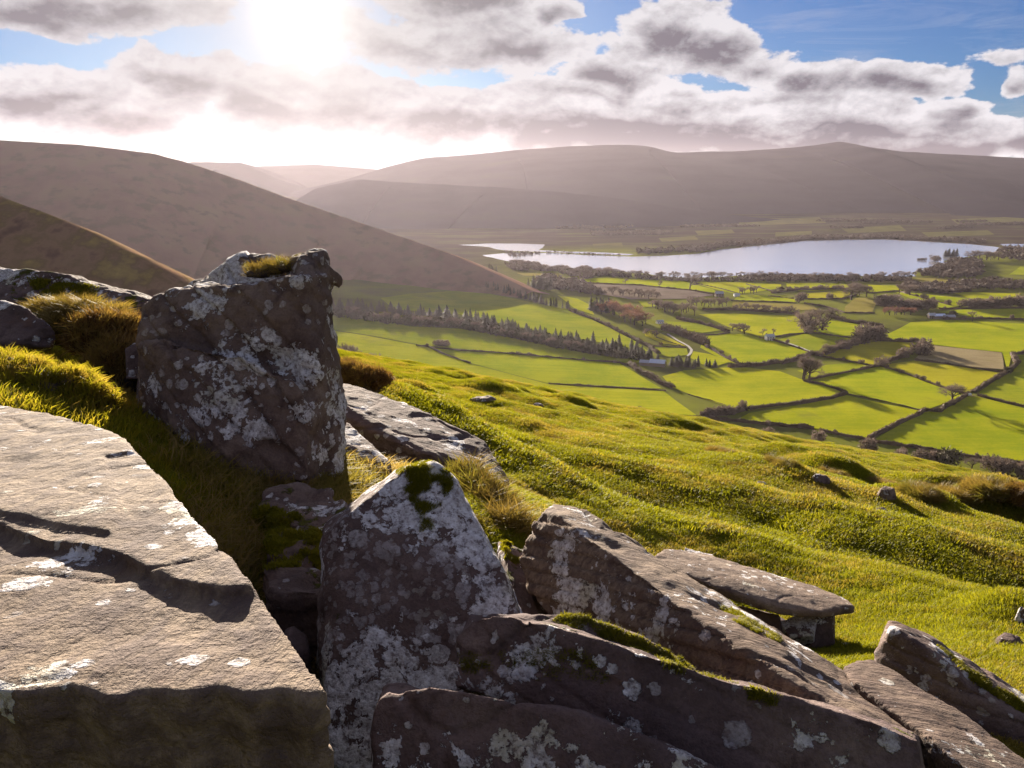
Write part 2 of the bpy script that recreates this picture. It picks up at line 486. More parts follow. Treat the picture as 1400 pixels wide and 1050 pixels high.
def rock_mat(name, lichen=0.5, moss=0.3, warm=0.0, streak=None, seed=0.0, lscale=1.0):
    m_, t_ = new_mat(name)
    co_ = t_.v('ADD', t_.n('ShaderNodeTexCoord').outputs['Object'], (seed, seed * 1.7, -seed))
    nrm = t_.n('ShaderNodeNewGeometry').outputs['Normal']
    nz = t_.xyz(nrm)[2]
    big = t_.noise(co_, 2.6, 6, 0.6, 0.4)
    med = t_.noise(co_, 11.0, 6, 0.65, 0.2)
    fin = t_.noise(co_, 95.0, 4, 0.7)
    base = t_.ramp(big, [(0.28, (0.062 + .04 * warm, 0.042 + .026 * warm, 0.042 + .008 * warm)), (0.5, (0.122 + .065 * warm, 0.085 + .052 * warm, 0.080 + .022 * warm)), (0.72, (0.215 + .06 * warm, 0.160 + .050 * warm, 0.140 + .018 * warm))])
    base = t_.mix(t_.step(med, 0.45, 0.72), base, (0.075, 0.049, 0.045))
    g = t_.m('MULTIPLY_ADD', fin, 1.5, 0.25)
    base = t_.mix(0.75, base, t_.comb(g, g, g), 'MULTIPLY')
    hgt = t_.m('ADD', t_.m('MULTIPLY', fin, 0.35), t_.m('MULTIPLY', med, 0.9))
    if streak:
        st = t_.noise(t_.v('MULTIPLY', co_, streak), 1.0, 5, 0.65)
        base = t_.mix(t_.step(st, 0.42, 0.62, 0.0, 0.75), base, (0.10, 0.07, 0.062))
        hgt = t_.m('ADD', hgt, t_.m('MULTIPLY', st, 1.2))
    # rust and dark stains
    base = t_.mix(t_.step(t_.noise(co_, 4.3, 5, 0.6), 0.60, 0.75, 0.0, 0.6), base, (0.12, 0.062, 0.04))
    # lichen: wide crusts plus rounded rosettes, both with ragged rims
    wob = t_.noise(co_, 60.0, 4, 0.7)
    a_ = t_.noise(t_.v('ADD', co_, (3.1, 0.4, 7.7)), 7.0 * lscale, 7, 0.68, 0.3)
    where = t_.noise(t_.v('ADD', co_, (9.1, 2.4, 1.7)), 1.7, 3, 0.5)
    thr = 0.675 - 0.17 * lichen
    a_ = t_.m('ADD', a_, t_.m('MULTIPLY', t_.m('SUBTRACT', where, 0.5), 0.95))
    L1 = t_.step(t_.m('ADD', a_, t_.m('MULTIPLY', t_.m('SUBTRACT', wob, 0.5), 0.16)), thr, thr + 0.012)
    vo = t_.n('ShaderNodeTexVoronoi', feature='F1')
    dis = t_.v('ADD', co_, t_.v('MULTIPLY', t_.comb(wob, t_.noise(co_, 45.0, 3, 0.6), med), (0.035, 0.035, 0.035)))
    t_.put(vo.inputs['Vector'], dis)
    vo.inputs['Scale'].default_value = 9.0 * lscale
    cr = t_.xyz(vo.outputs['Color'])
    rad = t_.m('MULTIPLY', t_.m('MAXIMUM', t_.m('SUBTRACT', cr[0], 0.72 - 0.35 * lichen), 0.0), 0.85)
    L2 = t_.m('MULTIPLY', t_.step(t_.m('SUBTRACT', rad, vo.outputs['Distance']), 0.0, 0.03), t_.step(where, 0.36, 0.52, 0.35, 1.0))
    vo2 = t_.n('ShaderNodeTexVoronoi', feature='F1')
    t_.put(vo2.inputs['Vector'], dis)
    vo2.inputs['Scale'].default_value = 26.0 * lscale
    cr2 = t_.xyz(vo2.outputs['Color'])
    rad2 = t_.m('MULTIPLY', t_.m('MAXIMUM', t_.m('SUBTRACT', cr2[1], 0.80 - 0.42 * lichen), 0.0), 1.2)
    L3 = t_.m('MULTIPLY', t_.step(t_.m('SUBTRACT', rad2, vo2.outputs['Distance']), 0.0, 0.04), t_.step(where, 0.38, 0.52, 0.3, 1.0))
    L = t_.m('MAXIMUM', t_.m('MAXIMUM', L1, L2), t_.m('MULTIPLY', L3, 0.8))
    lc = t_.ramp(t_.noise(co_, 34.0, 5, 0.7), [(0.3, (0.30, 0.27, 0.27)), (0.45, (0.56, 0.54, 0.56)), (0.66, (0.82, 0.82, 0.86))])
    lc = t_.mix(t_.step(t_.noise(co_, 3.5, 2, 0.5), 0.56, 0.66, 0.0, 0.6), lc, (0.46, 0.43, 0.29))
    base = t_.mix(t_.m('MULTIPLY', L, t_.step(wob, 0.32, 0.56, 0.15, 0.97)), base, lc)
    hgt = t_.m('ADD', hgt, t_.m('MULTIPLY', L, t_.m('MULTIPLY_ADD', wob, 0.9, 0.15)))
    if moss > 0:
        mn = t_.noise(t_.v('ADD', co_, (1.3, 8.8, 2.2)), 5.5, 6, 0.65)
        mk = t_.m('ADD', t_.m('MULTIPLY', nz, 0.16), mn)
        mth = 0.86 - 0.22 * moss
        M_ = t_.step(mk, mth, mth + 0.05)
        mc = t_.mix(t_.noise(co_, 70.0, 3, 0.7), (0.045, 0.05, 0.006), (0.14, 0.13, 0.012))
        base = t_.mix(M_, base, mc)
        hgt = t_.m('ADD', hgt, t_.m('MULTIPLY', M_, t_.m('MULTIPLY', t_.noise(co_, 160.0, 2, 0.7), 1.6)))
    finish(t_, base, 0.92, hgt, 0.02, 0.18, strength=1.0)
    return m_


# ------------------------------------------------------------------ valley
def valley_z(x, y):
    x = np.asarray(x, float)
    y = np.asarray(y, float)
    rise = 38 * sst(-x, -160, 520) * sst(y, 450, 950) * (1 - sst(y, 1350, 1750))
    und = 2.2 * fbm(p2(x, y, 1 / 260.0), 3) * (1 - sst(y, 1350, 1500)) * sst(y, 300, 520)
    far = 60 * sst(y, 2500, 5200)
    return rise + und + far


def drop(px, py, lift=0.0):
    """where the sight line through this point of the photograph meets the valley"""
    r = ray(px, py)
    s = np.geomspace(300, 9000, 2500)
    k = s / r[1]
    z = CAMZ + r[2] * k
    g = valley_z(r[0] * k, s)
    hit = np.nonzero(z <= g)[0]
    i = hit[0] if len(hit) else len(s) - 1
    if i == 0:
        Y = s[0]
    else:
        d0, d1 = z[i - 1] - g[i - 1], z[i] - g[i]
        Y = s[i - 1] + (s[i] - s[i - 1]) * d0 / (d0 - d1 + 1e-9)
    x = r[0] / r[1] * Y
    return np.array([x, Y, float(valley_z(x, Y)) + lift])


azs = np.concatenate([np.linspace(-180, -48, 34)[:-1], np.linspace(-48, 48, 420), np.linspace(48, 180, 34)[1:]])
rs = np.geomspace(250, 30000, 280)
A_, R_ = np.meshgrid(np.radians(azs), rs)
X_, Y_ = np.sin(A_) * R_, np.cos(A_) * R_
Z_ = valley_z(X_, Y_)
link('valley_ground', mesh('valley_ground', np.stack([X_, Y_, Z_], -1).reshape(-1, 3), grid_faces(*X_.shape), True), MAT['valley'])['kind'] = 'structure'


def tri_poly(pts2, lift, step=18.0):
    """a draped sheet over the valley for an outline given in world metres"""
    bm = bmesh.new()
    vs = [bm.verts.new((p[0], p[1], 0)) for p in pts2]
    bm.faces.new(vs)
    bmesh.ops.triangulate(bm, faces=bm.faces[:])
    for _ in range(5):
        long_ = [e for e in bm.edges if e.calc_length() > step]
        if not long_:
            break
        bmesh.ops.subdivide_edges(bm, edges=long_, cuts=1)
        bmesh.ops.triangulate(bm, faces=bm.faces[:])
    for v_ in bm.verts:
        v_.co.z = float(valley_z(v_.co.x, v_.co.y)) + lift
    bmesh.ops.recalc_face_normals(bm, faces=bm.faces[:])
    me = bpy.data.meshes.new('sheet')
    bm.to_mesh(me)
    bm.free()
    if len(me.polygons) and me.polygons[0].normal.z < 0:
        me.flip_normals()
    return me


def wiggle(pts, closed=True, amp=2.0, step=25.0, seed=0):
    out = []
    n = len(pts)
    for i in range(n if closed else n - 1):
        a, b_ = np.array(pts[i][:2]), np.array(pts[(i + 1) % n][:2])
        L_ = np.linalg.norm(b_ - a)
        k = max(1, int(L_ / step))
        for j in range(k):
            out.append(a + (b_ - a) * j / k)
    if not closed:
        out.append(np.array(pts[-1][:2]))
    out = np.array(out)
    out = out + amp * np.stack([perlin(p2(out[:, 0], out[:, 1], 1 / 45.0, seed)), perlin(p2(out[:, 0], out[:, 1], 1 / 45.0, seed + 5.5))], -1) * 2
    return out


def water(name, px, amp=6):
    pts = wiggle([drop(*p) for p in px], True, amp, 22)
    link(name, tri_poly(pts, 0.35, 500), MAT['lake'])['kind'] = 'structure'


water('water', [(657, 349), (690, 346.2), (760, 346), (800, 349), (862, 351), (905, 350), (955, 347), (985, 341.5), (1010, 339), (1060, 333.5), (1100, 329.8), (1160, 328), (1210, 327.8), (1260, 330), (1330, 334.5), (1362, 337.5), (1372, 341.5), (1352, 347), (1320, 352), (1293, 357), (1297, 361.5), (1272, 367), (1246, 373), (1253, 378), (1200, 378), (1150, 377), (1100, 375.5), (1060, 375), (1020, 376), (985, 378.5), (940, 380), (905, 378), (880, 374), (820, 370), (780, 367), (735, 364), (700, 358.5)])
water('water', [(628, 335), (665, 333), (705, 333), (745, 334.5), (742, 339), (735, 342), (765, 343.5), (830, 345.5), (868, 347.5), (860, 349.3), (800, 347), (742, 344.5), (700, 343), (682, 341.5), (668, 338)], 4)
water('water', [(1366, 334), (1385, 333.5), (1480, 335), (1480, 340), (1400, 339), (1375, 337)], 3)

# ------------------------------------------------------------------ fields
FIELDS = [
    (1, [(1023, 562), (1090, 553), (1157, 539), (1143, 532), (1104, 522), (1066, 508), (1020, 503), (990, 503), (935, 507), (905, 515), (918, 530), (942, 539), (994, 556)]),
    (0, [(1105, 521), (1143, 513), (1204, 501), (1260, 519), (1323, 540), (1264, 562), (1210, 551), (1158, 538)]),
    (1, [(1025, 565), (1100, 553), (1157, 541), (1210, 553), (1261, 563), (1228, 580), (1187, 600), (1114, 586), (1060, 580), (1010, 573)]),
    (0, [(1193, 603), (1229, 582), (1264, 564), (1292, 560), (1325, 541), (1400, 558), (1520, 585), (1520, 655), (1400, 631), (1257, 613)]),
    (2, [(1334, 540), (1360, 522), (1390, 502), (1386, 485), (1520, 492), (1520, 580), (1400, 556)]),
    (3, [(1204, 500), (1250, 493.5), (1290, 498), (1371, 510.5), (1350, 524), (1323, 539), (1260, 519)]),
    (0, [(1203, 462), (1245, 441), (1300, 438), (1400, 443), (1520, 448), (1520, 488), (1384, 483), (1378, 508), (1370, 482), (1320, 477), (1271, 471), (1254, 467), (1220, 466)]),
    (3, [(1120, 486), (1165, 473), (1200, 467), (1254, 469), (1233, 489), (1202, 500), (1168, 496)]),
    (0, [(958, 476), (963, 460), (997, 456.5), (1020, 458), (1040, 463), (1084, 474), (1116, 485), (1063, 497), (1020, 500), (996, 496)]),
    (2, [(1062, 465), (1100, 457), (1140, 460), (1167, 463), (1145, 478), (1119, 485), (1090, 475)]),
    (1, [(955, 430), (1000, 429), (1088, 432), (1100, 440), (1098, 455), (1060, 460), (1035, 459), (1000, 449), (975, 438)]),
    (0, [(1124, 437), (1160, 442), (1196, 447), (1178, 458), (1148, 460), (1110, 454)]),
    (2, [(520, 408), (560, 402), (620, 398), (670, 402), (723, 413), (777, 425), (824, 443), (870, 468), (888, 482), (843, 472), (771, 460), (700, 446), (629, 430), (540, 424)]),
    (2, [(430, 426), (500, 434), (560, 447), (629, 450), (700, 463), (771, 478), (840, 490), (880, 494), (861, 499), (771, 490), (700, 483), (586, 474), (500, 458), (430, 448)]),
    (0, [(588, 476), (700, 485), (846, 497), (880, 517), (905, 532), (830, 530), (750, 525), (643, 497)]),
    (1, [(430, 449), (500, 459), (584, 475), (643, 498), (750, 526), (830, 531), (907, 535.5), (953, 569), (890, 565), (860, 590), (700, 560), (500, 500)]),
    (0, [(792, 381), (830, 380), (880, 383), (935, 385), (975, 396), (981, 401), (940, 396), (870, 389), (800, 386)]),
    (1, [(945, 386), (1000, 386), (1068, 389), (1068, 394), (1030, 400), (1005, 402), (985, 398)]),
    (1, [(1075, 388), (1130, 387), (1164, 390), (1155, 397), (1095, 399), (1076, 395)]),
    (0, [(1010, 404.5), (1050, 404), (1086, 408), (1088, 414), (1040, 413), (1002, 412)]),
    (4, [(1002, 413), (1060, 415), (1110, 417), (1120, 424), (1060, 426), (1000, 422)]),
    (3, [(1100, 402), (1150, 398), (1166, 401), (1150, 408), (1105, 409)]),
    (4, [(1155, 420), (1170, 408), (1190, 408), (1198, 416), (1192, 428), (1155, 427)]),
    (1, [(1187, 390), (1230, 391), (1232, 398), (1187, 400)]),
    (0, [(1225, 400), (1260, 402), (1330, 410), (1322, 418), (1290, 422), (1255, 413)]),
    (1, [(1298, 399), (1315, 400), (1396, 402), (1380, 411), (1330, 410)]),
    (0, [(1282, 427), (1310, 424), (1400, 423), (1480, 425), (1480, 438), (1400, 436), (1330, 434)]),
    (4, [(706, 373.5), (765, 375), (762, 379.5), (715, 377)]),
    (2, [(673, 382), (700, 384), (720, 391), (724, 402), (690, 395)]),
    (1, [(762, 404), (790, 409), (806, 417), (812, 431), (785, 422)]),
    (3, [(880, 450), (897, 453), (930, 470), (938, 474), (905, 470), (882, 460)]),
    (1, [(948, 481), (970, 485), (1000, 495), (980, 501), (960, 499), (944, 490)]),
    (2, [(889, 474), (938, 477), (941, 486), (918, 489), (900, 486)]),
    (2, [(908, 440), (950, 442), (990, 452), (960, 456), (925, 450)]),
    (2, [(872, 412), (903, 412), (912, 418), (880, 421)]),
    (5, [(1271, 472.5), (1320, 478), (1370, 483), (1373, 506), (1329, 502.5), (1286, 497), (1250, 492), (1262, 480)]),
    (7, [(790, 388), (870, 391), (945, 398), (977, 404), (940, 409), (863, 410), (815, 402)]),
    (2, [(1395, 365), (1500, 370), (1500, 380), (1380, 376)]),
    (4, [(1200, 381), (1290, 381), (1380, 384), (1380, 389), (1260, 389), (1200, 387)]),
    (2, [(1130, 500), (1168, 497), (1190, 502), (1140, 512), (1112, 517), (1090, 508)]),
    # beyond the lake, under the hills
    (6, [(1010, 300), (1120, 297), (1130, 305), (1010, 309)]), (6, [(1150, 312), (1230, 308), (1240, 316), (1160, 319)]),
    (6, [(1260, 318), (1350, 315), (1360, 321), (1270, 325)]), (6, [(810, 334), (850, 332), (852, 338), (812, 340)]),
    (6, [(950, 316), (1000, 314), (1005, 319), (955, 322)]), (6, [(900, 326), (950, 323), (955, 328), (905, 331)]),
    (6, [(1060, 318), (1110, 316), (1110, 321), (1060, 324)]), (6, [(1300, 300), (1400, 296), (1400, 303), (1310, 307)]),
]
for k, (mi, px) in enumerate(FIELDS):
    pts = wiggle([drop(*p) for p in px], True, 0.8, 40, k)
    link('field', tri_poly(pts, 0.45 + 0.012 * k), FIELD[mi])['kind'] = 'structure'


# ------------------------------------------------------------------ far hills
def smooth_line(pts, n):
    pts = np.array(pts, float)
    d_ = np.r_[0, np.cumsum(np.linalg.norm(np.diff(pts, axis=0), axis=1))]
    tt = np.linspace(0, d_[-1], n)
    o = np.stack([np.interp(tt, d_, pts[:, k]) for k in range(pts.shape[1])], 1)
    w = max(3, n // 40) | 1
    ker = np.hanning(w + 2)[1:-1]
    ker /= ker.sum()
    for k in range(o.shape[1]):
        pad = np.pad(o[:, k], w // 2, mode='edge')
        o[:, k] = np.convolve(pad, ker, 'valid')
    return o


def hill(name, ridge, front, back, mat, base=0.0, n=260, m=44, gully=0.05, scale=200.0, prof=1.25, rough=1.5, seed=0.0):
    line = smooth_line([P(*p) for p in ridge], n)
    T = np.gradient(line[:, :2], axis=0)
    T /= np.linalg.norm(T, axis=1)[:, None]
    N = np.stack([T[:, 1], -T[:, 0]], 1)
    N[(N * -line[:, :2]).sum(1) < 0] *= -1          # towards the viewer
    H = line[:, 2] - base
    reach = np.clip(H / H.max(), 0.07, 1) ** 0.8
    rows = []
    ss = np.concatenate([-np.linspace(1, 0, 12)[:-1], np.linspace(0, 1, m) ** 1.3])
    for s in ss:
        L_ = front if s >= 0 else back
        u = abs(s)
        xy = line[:, :2] + N * (s * L_ * reach)[:, None]
        fall = (1 - u) ** prof * (1 + 0.6 * u)
        fall = np.where(u < 1, fall, 0)
        z = base + H * fall - 6 * u
        q_ = np.stack([xy[:, 0] / scale, xy[:, 1] / scale, np.full(n, seed)], 1)
        z = z + H * gully * min(1, u * 5) * (1 - u * 0.6) * fbm(q_, 5, 0.5)
        z = z + rough * fbm(q_ * 6, 3)
        rows.append(np.c_[xy, z])
    v_ = np.array(rows)
    o = link(name, mesh(name, v_.reshape(-1, 3), grid_faces(len(ss), n), True), mat)
    o['kind'] = 'structure'
    return o


hill('far_hill', [(200, 235, 6600), (340, 228, 6600), (430, 225, 6600), (505, 231, 6600), (640, 240, 6600)], 1500, 1000, MAT['shaded_moor'], 0, gully=0.05, scale=900, rough=4)
hill('far_hill', [(120, 250, 5600), (262, 221.5, 5600), (330, 222.5, 5500), (380, 245, 5400), (440, 262, 5300), (600, 300, 5200)], 1400, 1200, MAT['shaded_moor'], 0, gully=0.03, scale=700, rough=3, seed=1)
hill('far_hill', [(400, 262, 5200), (470, 246, 5200), (530, 228, 5250), (580, 216, 5300), (640, 212, 5350), (700, 205.5, 5400), (780, 200, 5400), (850, 197.5, 5400), (890, 200, 5400), (920, 209, 5350), (960, 207.5, 5400), (1020, 206.5, 5450), (1080, 202, 5500), (1120, 198, 5500), (1150, 192.5, 5500), (1180, 200, 5500), (1230, 207, 5450), (1300, 211, 5400), (1400, 216, 5300), (1600, 226, 5200), (1900, 240, 5000)], 2300, 2000, MAT['shaded_moor'], 0, n=420, gully=0.03, scale=900, rough=3, seed=2)
hill('far_hill', [(380, 290, 3700), (430, 258, 3700), (490, 245, 3700), (545, 249, 3700), (600, 252, 3650), (680, 256, 3600), (760, 262, 3500), (850, 272, 3400), (930, 284, 3350), (1020, 296, 3300), (1130, 306, 3300)], 900, 900, MAT['shaded_moor'], 0, n=320, gully=0.03, scale=500, rough=2, seed=3)
hill('left_hill', [(-900, 150, 1250), (-400, 172, 1400), (-150, 184, 1480), (0, 192, 1500), (110, 198, 1500), (210, 210, 1510), (262, 224, 1520), (330, 247, 1530), (400, 273, 1530), (470, 297, 1520), (550, 324, 1480), (610, 345, 1430), (650, 362, 1390), (690, 380, 1350), (730, 400, 1300)], 640, 700, MAT['hill'], 0, n=420, m=60, gully=0.02, scale=150, prof=1.35, rough=0.9, seed=4)
hill('near_flank', [(-1000, 120, 210), (-500, 175, 215), (-200, 222, 215), (0, 268, 210), (70, 294, 205), (130, 321, 200), (190, 352, 195), (250, 386, 190), (330, 430, 185), (420, 480, 180), (480, 530, 180), (560, 620, 180)], 150, 160, MAT['flank'], 90, n=360, m=60, gully=0.035, scale=26, prof=1.0, rough=0.35, seed=5)

# ------------------------------------------------------------------ hillside
CTRL = [  # ground points of the near slope: photograph x, y and distance ahead
    (-40, 555, 3.2), (20, 560, 3.28), (60, 548, 3.42), (150, 575, 3.55), (20, 500, 3.95), (100, 515, 4.05), (170, 535, 4.3), (20, 480, 5.2), (120, 490, 5.4), (0, 440, 6.2), (120, 450, 6.2), (190, 465, 6.2), (0, 430, 8.0), (220, 480, 7.4), (-100, 440, 6.5),
    (200, 610, 3.95), (330, 632, 3.6), (460, 640, 3.75), (250, 655, 3.3), (290, 720, 2.9), (420, 700, 3.45), (420, 800, 3.0), (480, 670, 3.95),
    (560, 640, 5.0), (480, 510, 9.0), (620, 600, 7.8), (720, 680, 6.2), (760, 700, 5.6), (860, 760, 5.2), (960, 850, 5.2), (1050, 890, 5.0), (1130, 895, 4.9), (1200, 860, 5.1), (1240, 905, 4.1), (1380, 930, 3.9), (1390, 860, 5.0),
]


def plane_z(x, y):
    return -1.6 - 0.2 * x - 0.22 * y


cp = np.array([P(*c_) for c_ in CTRL])
cp[:, 2] -= CAMZ
res = cp[:, 2] - plane_z(cp[:, 0], cp[:, 1])
SIG = 1.25
Gm = np.exp(-((cp[:, None, :2] - cp[None, :, :2]) ** 2).sum(-1) / (2 * SIG ** 2))
wts = np.linalg.solve(Gm + 0.06 * np.eye(len(cp)), res)
MOUNDS = [  # photograph x, y, distance ahead, radius, height
    (1258, 690, 13.0, 0.75, 0.32), (1225, 672, 14.5, 0.5, 0.25), (1330, 690, 15.0, 0.8, 0.35), (1390, 690, 14.5, 0.9, 0.5), (1270, 665, 19.0, 0.9, 0.4),
   (900, 590, 27.0, 1.2, 0.3), (780, 555, 27.0, 0.9, 0.5), (750, 530, 31.0, 1.0, 0.45), (690, 525, 27.0, 1.6, 0.4), (600, 500, 30.0, 1.5, 0.35),
    (1080, 630, 21.0, 0.9, 0.35), (1140, 645, 19.0, 0.8, 0.35), (560, 520, 18.0, 1.0, 0.22), (1385, 880, 5.6, 0.35, 0.2),
    (860, 570, 30.0, 0.8, 0.4), (1330, 655, 19.0, 0.8, 0.4), (1060, 690, 13.0, 1.2, 0.18),
]
mp = np.array([P(a, b_, c_)[:2] for a, b_, c_, _, _ in MOUNDS])


def on_plane(px, py):
    r = ray(px, py)
    k = -1.6 / (r[2] + 0.2 * r[0] + 0.22 * r[1])
    return r[:2] * k


BANK = [on_plane(880, 668), on_plane(1400, 800)]      # the foot of the low bank under the brow
BT = (BANK[1] - BANK[0]) / np.linalg.norm(BANK[1] - BANK[0])
BN = np.array([-BT[1], BT[0]])
if BN[1] < 0:
    BN = -BN


def near_z(x, y):
    """height of the near slope, relative to the eye"""
    x = np.asarray(x, float)
    y = np.asarray(y, float)
    z = plane_z(x, y)
    for (cx_, cy_, _), w_ in zip(cp, wts):
        z = z + w_ * np.exp(-((x - cx_) ** 2 + (y - cy_) ** 2) / (2 * SIG ** 2))
    bd = (x - BANK[0][0]) * BN[0] + (y - BANK[0][1]) * BN[1] + 0.5 * perlin(p2(x, y, 0.35, 6.6)) + 0.25 * perlin(p2(x, y, 1.1, 8.6))
    along_ = (x - BANK[0][0]) * BT[0] + (y - BANK[0][1]) * BT[1]
    z = z + 0.30 * sst(bd, -0.9, 1.5) * sst(along_, -5, 3) * (1 - 0.8 * sst(bd, 2.0, 9.0))
    r = np.hypot(x, y)
    amp = sst(r, 4.5, 8.0)
    wob = 1.5 * perlin(p2(x, y, 0.09, 2.2)) + 0.25 * perlin(p2(x, y, 0.5, 4.2))
    tt = 0.53 * x + 0.85 * y + wob
    per = 2.6 + 0.03 * np.clip(tt, 0, 60)
    ph = tt / per
    fr = ph - np.floor(ph)
    saw = np.where(fr < 0.62, fr / 0.62, (1 - fr) / 0.38)      # gentle tread, steep riser
    vary = 0.35 + 0.9 * np.clip(perlin(p2(x, y, 0.09, 7.7)) + 0.5, 0, 1)
    z = z + amp * 0.24 * (sst(saw, 0, 1) - 0.5) * vary
    z = z + amp * 0.13 * fbm(p2(x, y, 0.33, 1.0), 4, 0.55) + 0.05 * amp * fbm(p2(x, y, 1.1, 5.0), 3, 0.55) + 0.035 * fbm(p2(x, y, 2.2, 3.0), 3, 0.55)
    z = z + sst(r, 12, 26) * 0.24 * fbm(p2(x, y, 0.45, 9.0), 3, 0.5)
    for (mx_, my_), (_, _, _, rad_, hh_) in zip(mp, MOUNDS):
        d2 = ((x - mx_) ** 2 + (y - my_) ** 2) / rad_ ** 2
        z = z + hh_ * np.exp(-d2 ** 1.3)
    ov = np.clip(y - (36 + 3 * perlin(p2(x, y, 0.05, 5.0))), 0, None)
    z = z - 0.30 * ov ** 2 / (ov + 10)
    return z


azs = np.concatenate([np.linspace(-180, -42, 40)[:-1], np.linspace(-42, 42, 640), np.linspace(42, 180, 40)[1:]])
rs = np.concatenate([np.geomspace(0.35, 52, 400), np.geomspace(52, 900, 50)[1:]])
A_, R_ = np.meshgrid(np.radians(azs), rs)
X_, Y_ = np.sin(A_) * R_, np.cos(A_) * R_
Z_ = near_z(X_, Y_)
Z_ = np.where(Y_ < 0, plane_z(X_, np.minimum(Y_, 0)) * 1.0, Z_)
link('grass_slope', mesh('grass_slope', np.stack([X_, Y_, np.maximum(Z_ + CAMZ, -8)], -1).reshape(-1, 3), grid_faces(*X_.shape), True))['kind'] = 'structure'
m, t = new_mat('turf')
co = t.n('ShaderNodeNewGeometry').outputs['Position']
n = t.noise(co, 0.9, 6, 0.6)
f = t.noise(co, 14.0, 5, 0.7)
col = t.ramp(n, [(0.3, (0.07, 0.068, 0.010)), (0.5, (0.13, 0.135, 0.010)), (0.7, (0.18, 0.165, 0.02))])
col = t.mix(t.step(t.noise(co, 2.3, 5, 0.65), 0.60, 0.72), col, (0.11, 0.075, 0.035))
col = t.mix(0.7, col, t.comb(*[t.m('MULTIPLY_ADD', f, 1.6, 0.2)] * 3), 'MULTIPLY')
finish(t, col, 1.0, f, 0.05, 0.0)
bpy.data.objects['grass_slope'].data.materials.append(m)


# ------------------------------------------------------------------ grass
def grass_mat(name, a, b_, dry, dryk, tr=0.45):
    m_, t_ = new_mat(name)
    co_ = t_.n('ShaderNodeNewGeometry').outputs['Position']
    r_ = t_.n('ShaderNodeObjectInfo').outputs['Random']
    c_ = t_.mix(r_, a, b_)
    big_ = t_.noise(co_, 0.7, 4, 0.6)
    c_ = t_.mix(t_.step(t_.m('ADD', t_.m('MULTIPLY', r_, 0.25), big_), 0.62 - dryk, 0.80 - dryk), c_, dry)
    mid_ = t_.noise(t_.v('MULTIPLY', co_, (1.0, 1.6, 1.0)), 1.6, 5, 0.65)
    c_ = t_.mix(t_.step(mid_, 0.56, 0.68, 0.0, 0.75), c_, t_.mix(1.0, dry, (0.55, 0.50, 0.6), 'MULTIPLY'))
    finish(t_, c_, 0.6, None, 0, 0.10, tr, t_.mix(1.0, c_, (1.62, 1.58, 0.8), 'MULTIPLY'))
    return m_


MAT['grass'] = grass_mat('grass_blades', (0.128, 0.134, 0.008), (0.195, 0.186, 0.010), (0.24, 0.180, 0.04), -0.01)
MAT['bankgrass'] = grass_mat('bank_grass_blades', (0.16, 0.150, 0.010), (0.23, 0.195, 0.016), (0.26, 0.18, 0.05), 0.0, 0.55)
MAT['shadegrass'] = grass_mat('rough_grass_blades', (0.15, 0.125, 0.03), (0.21, 0.165, 0.05), (0.27, 0.19, 0.08), 0.1)
MAT['heather'] = grass_mat('heather_sprigs', (0.09, 0.045, 0.022), (0.22, 0.12, 0.045), (0.24, 0.16, 0.055), 0.03, 0.3)
MAT['drygrass'] = grass_mat('dry_grass_blades', (0.14, 0.095, 0.03), (0.27, 0.19, 0.07), (0.16, 0.15, 0.03), 0.0, 0.35)
MAT['mossy'] = grass_mat('moss_blades', (0.11, 0.11, 0.008), (0.19, 0.17, 0.012), (0.20, 0.17, 0.02), -0.2, 0.4)


def tuft(name, n, rad, h, w, lean, mat, seed):
    rg = np.random.default_rng(seed)
    vs, fs = [], []
    for _ in range(n):
        a, rr = rg.uniform(0, 6.283), rad * math.sqrt(rg.uniform())
        x, y = rr * math.cos(a), rr * math.sin(a)
        th = rg.uniform(0, 6.283)
        hh = h * rg.uniform(0.45, 1.25)
        ln = lean * rg.uniform(0.3, 1.2) * hh
        ba = rg.uniform(0, 6.283)
        dx_, dy_ = math.cos(ba) * ln, math.sin(ba) * ln
        wx, wy = math.cos(th) * w / 2, math.sin(th) * w / 2
        k = len(vs)
        vs += [(x - wx, y - wy, -0.01), (x + wx, y + wy, -0.01), (x + dx_ * .35 + wx * .8, y + dy_ * .35 + wy * .8, hh * .6), (x + dx_ * .35 - wx * .8, y + dy_ * .35 - wy * .8, hh * .6), (x + dx_, y + dy_, hh)]
        fs += [(k, k + 1, k + 2), (k, k + 2, k + 3), (k + 3, k + 2, k + 4)]
    me = mesh(name, vs, np.array(fs))
    me.materials.append(mat)
    o = bpy.data.objects.new(name, me)
    return o


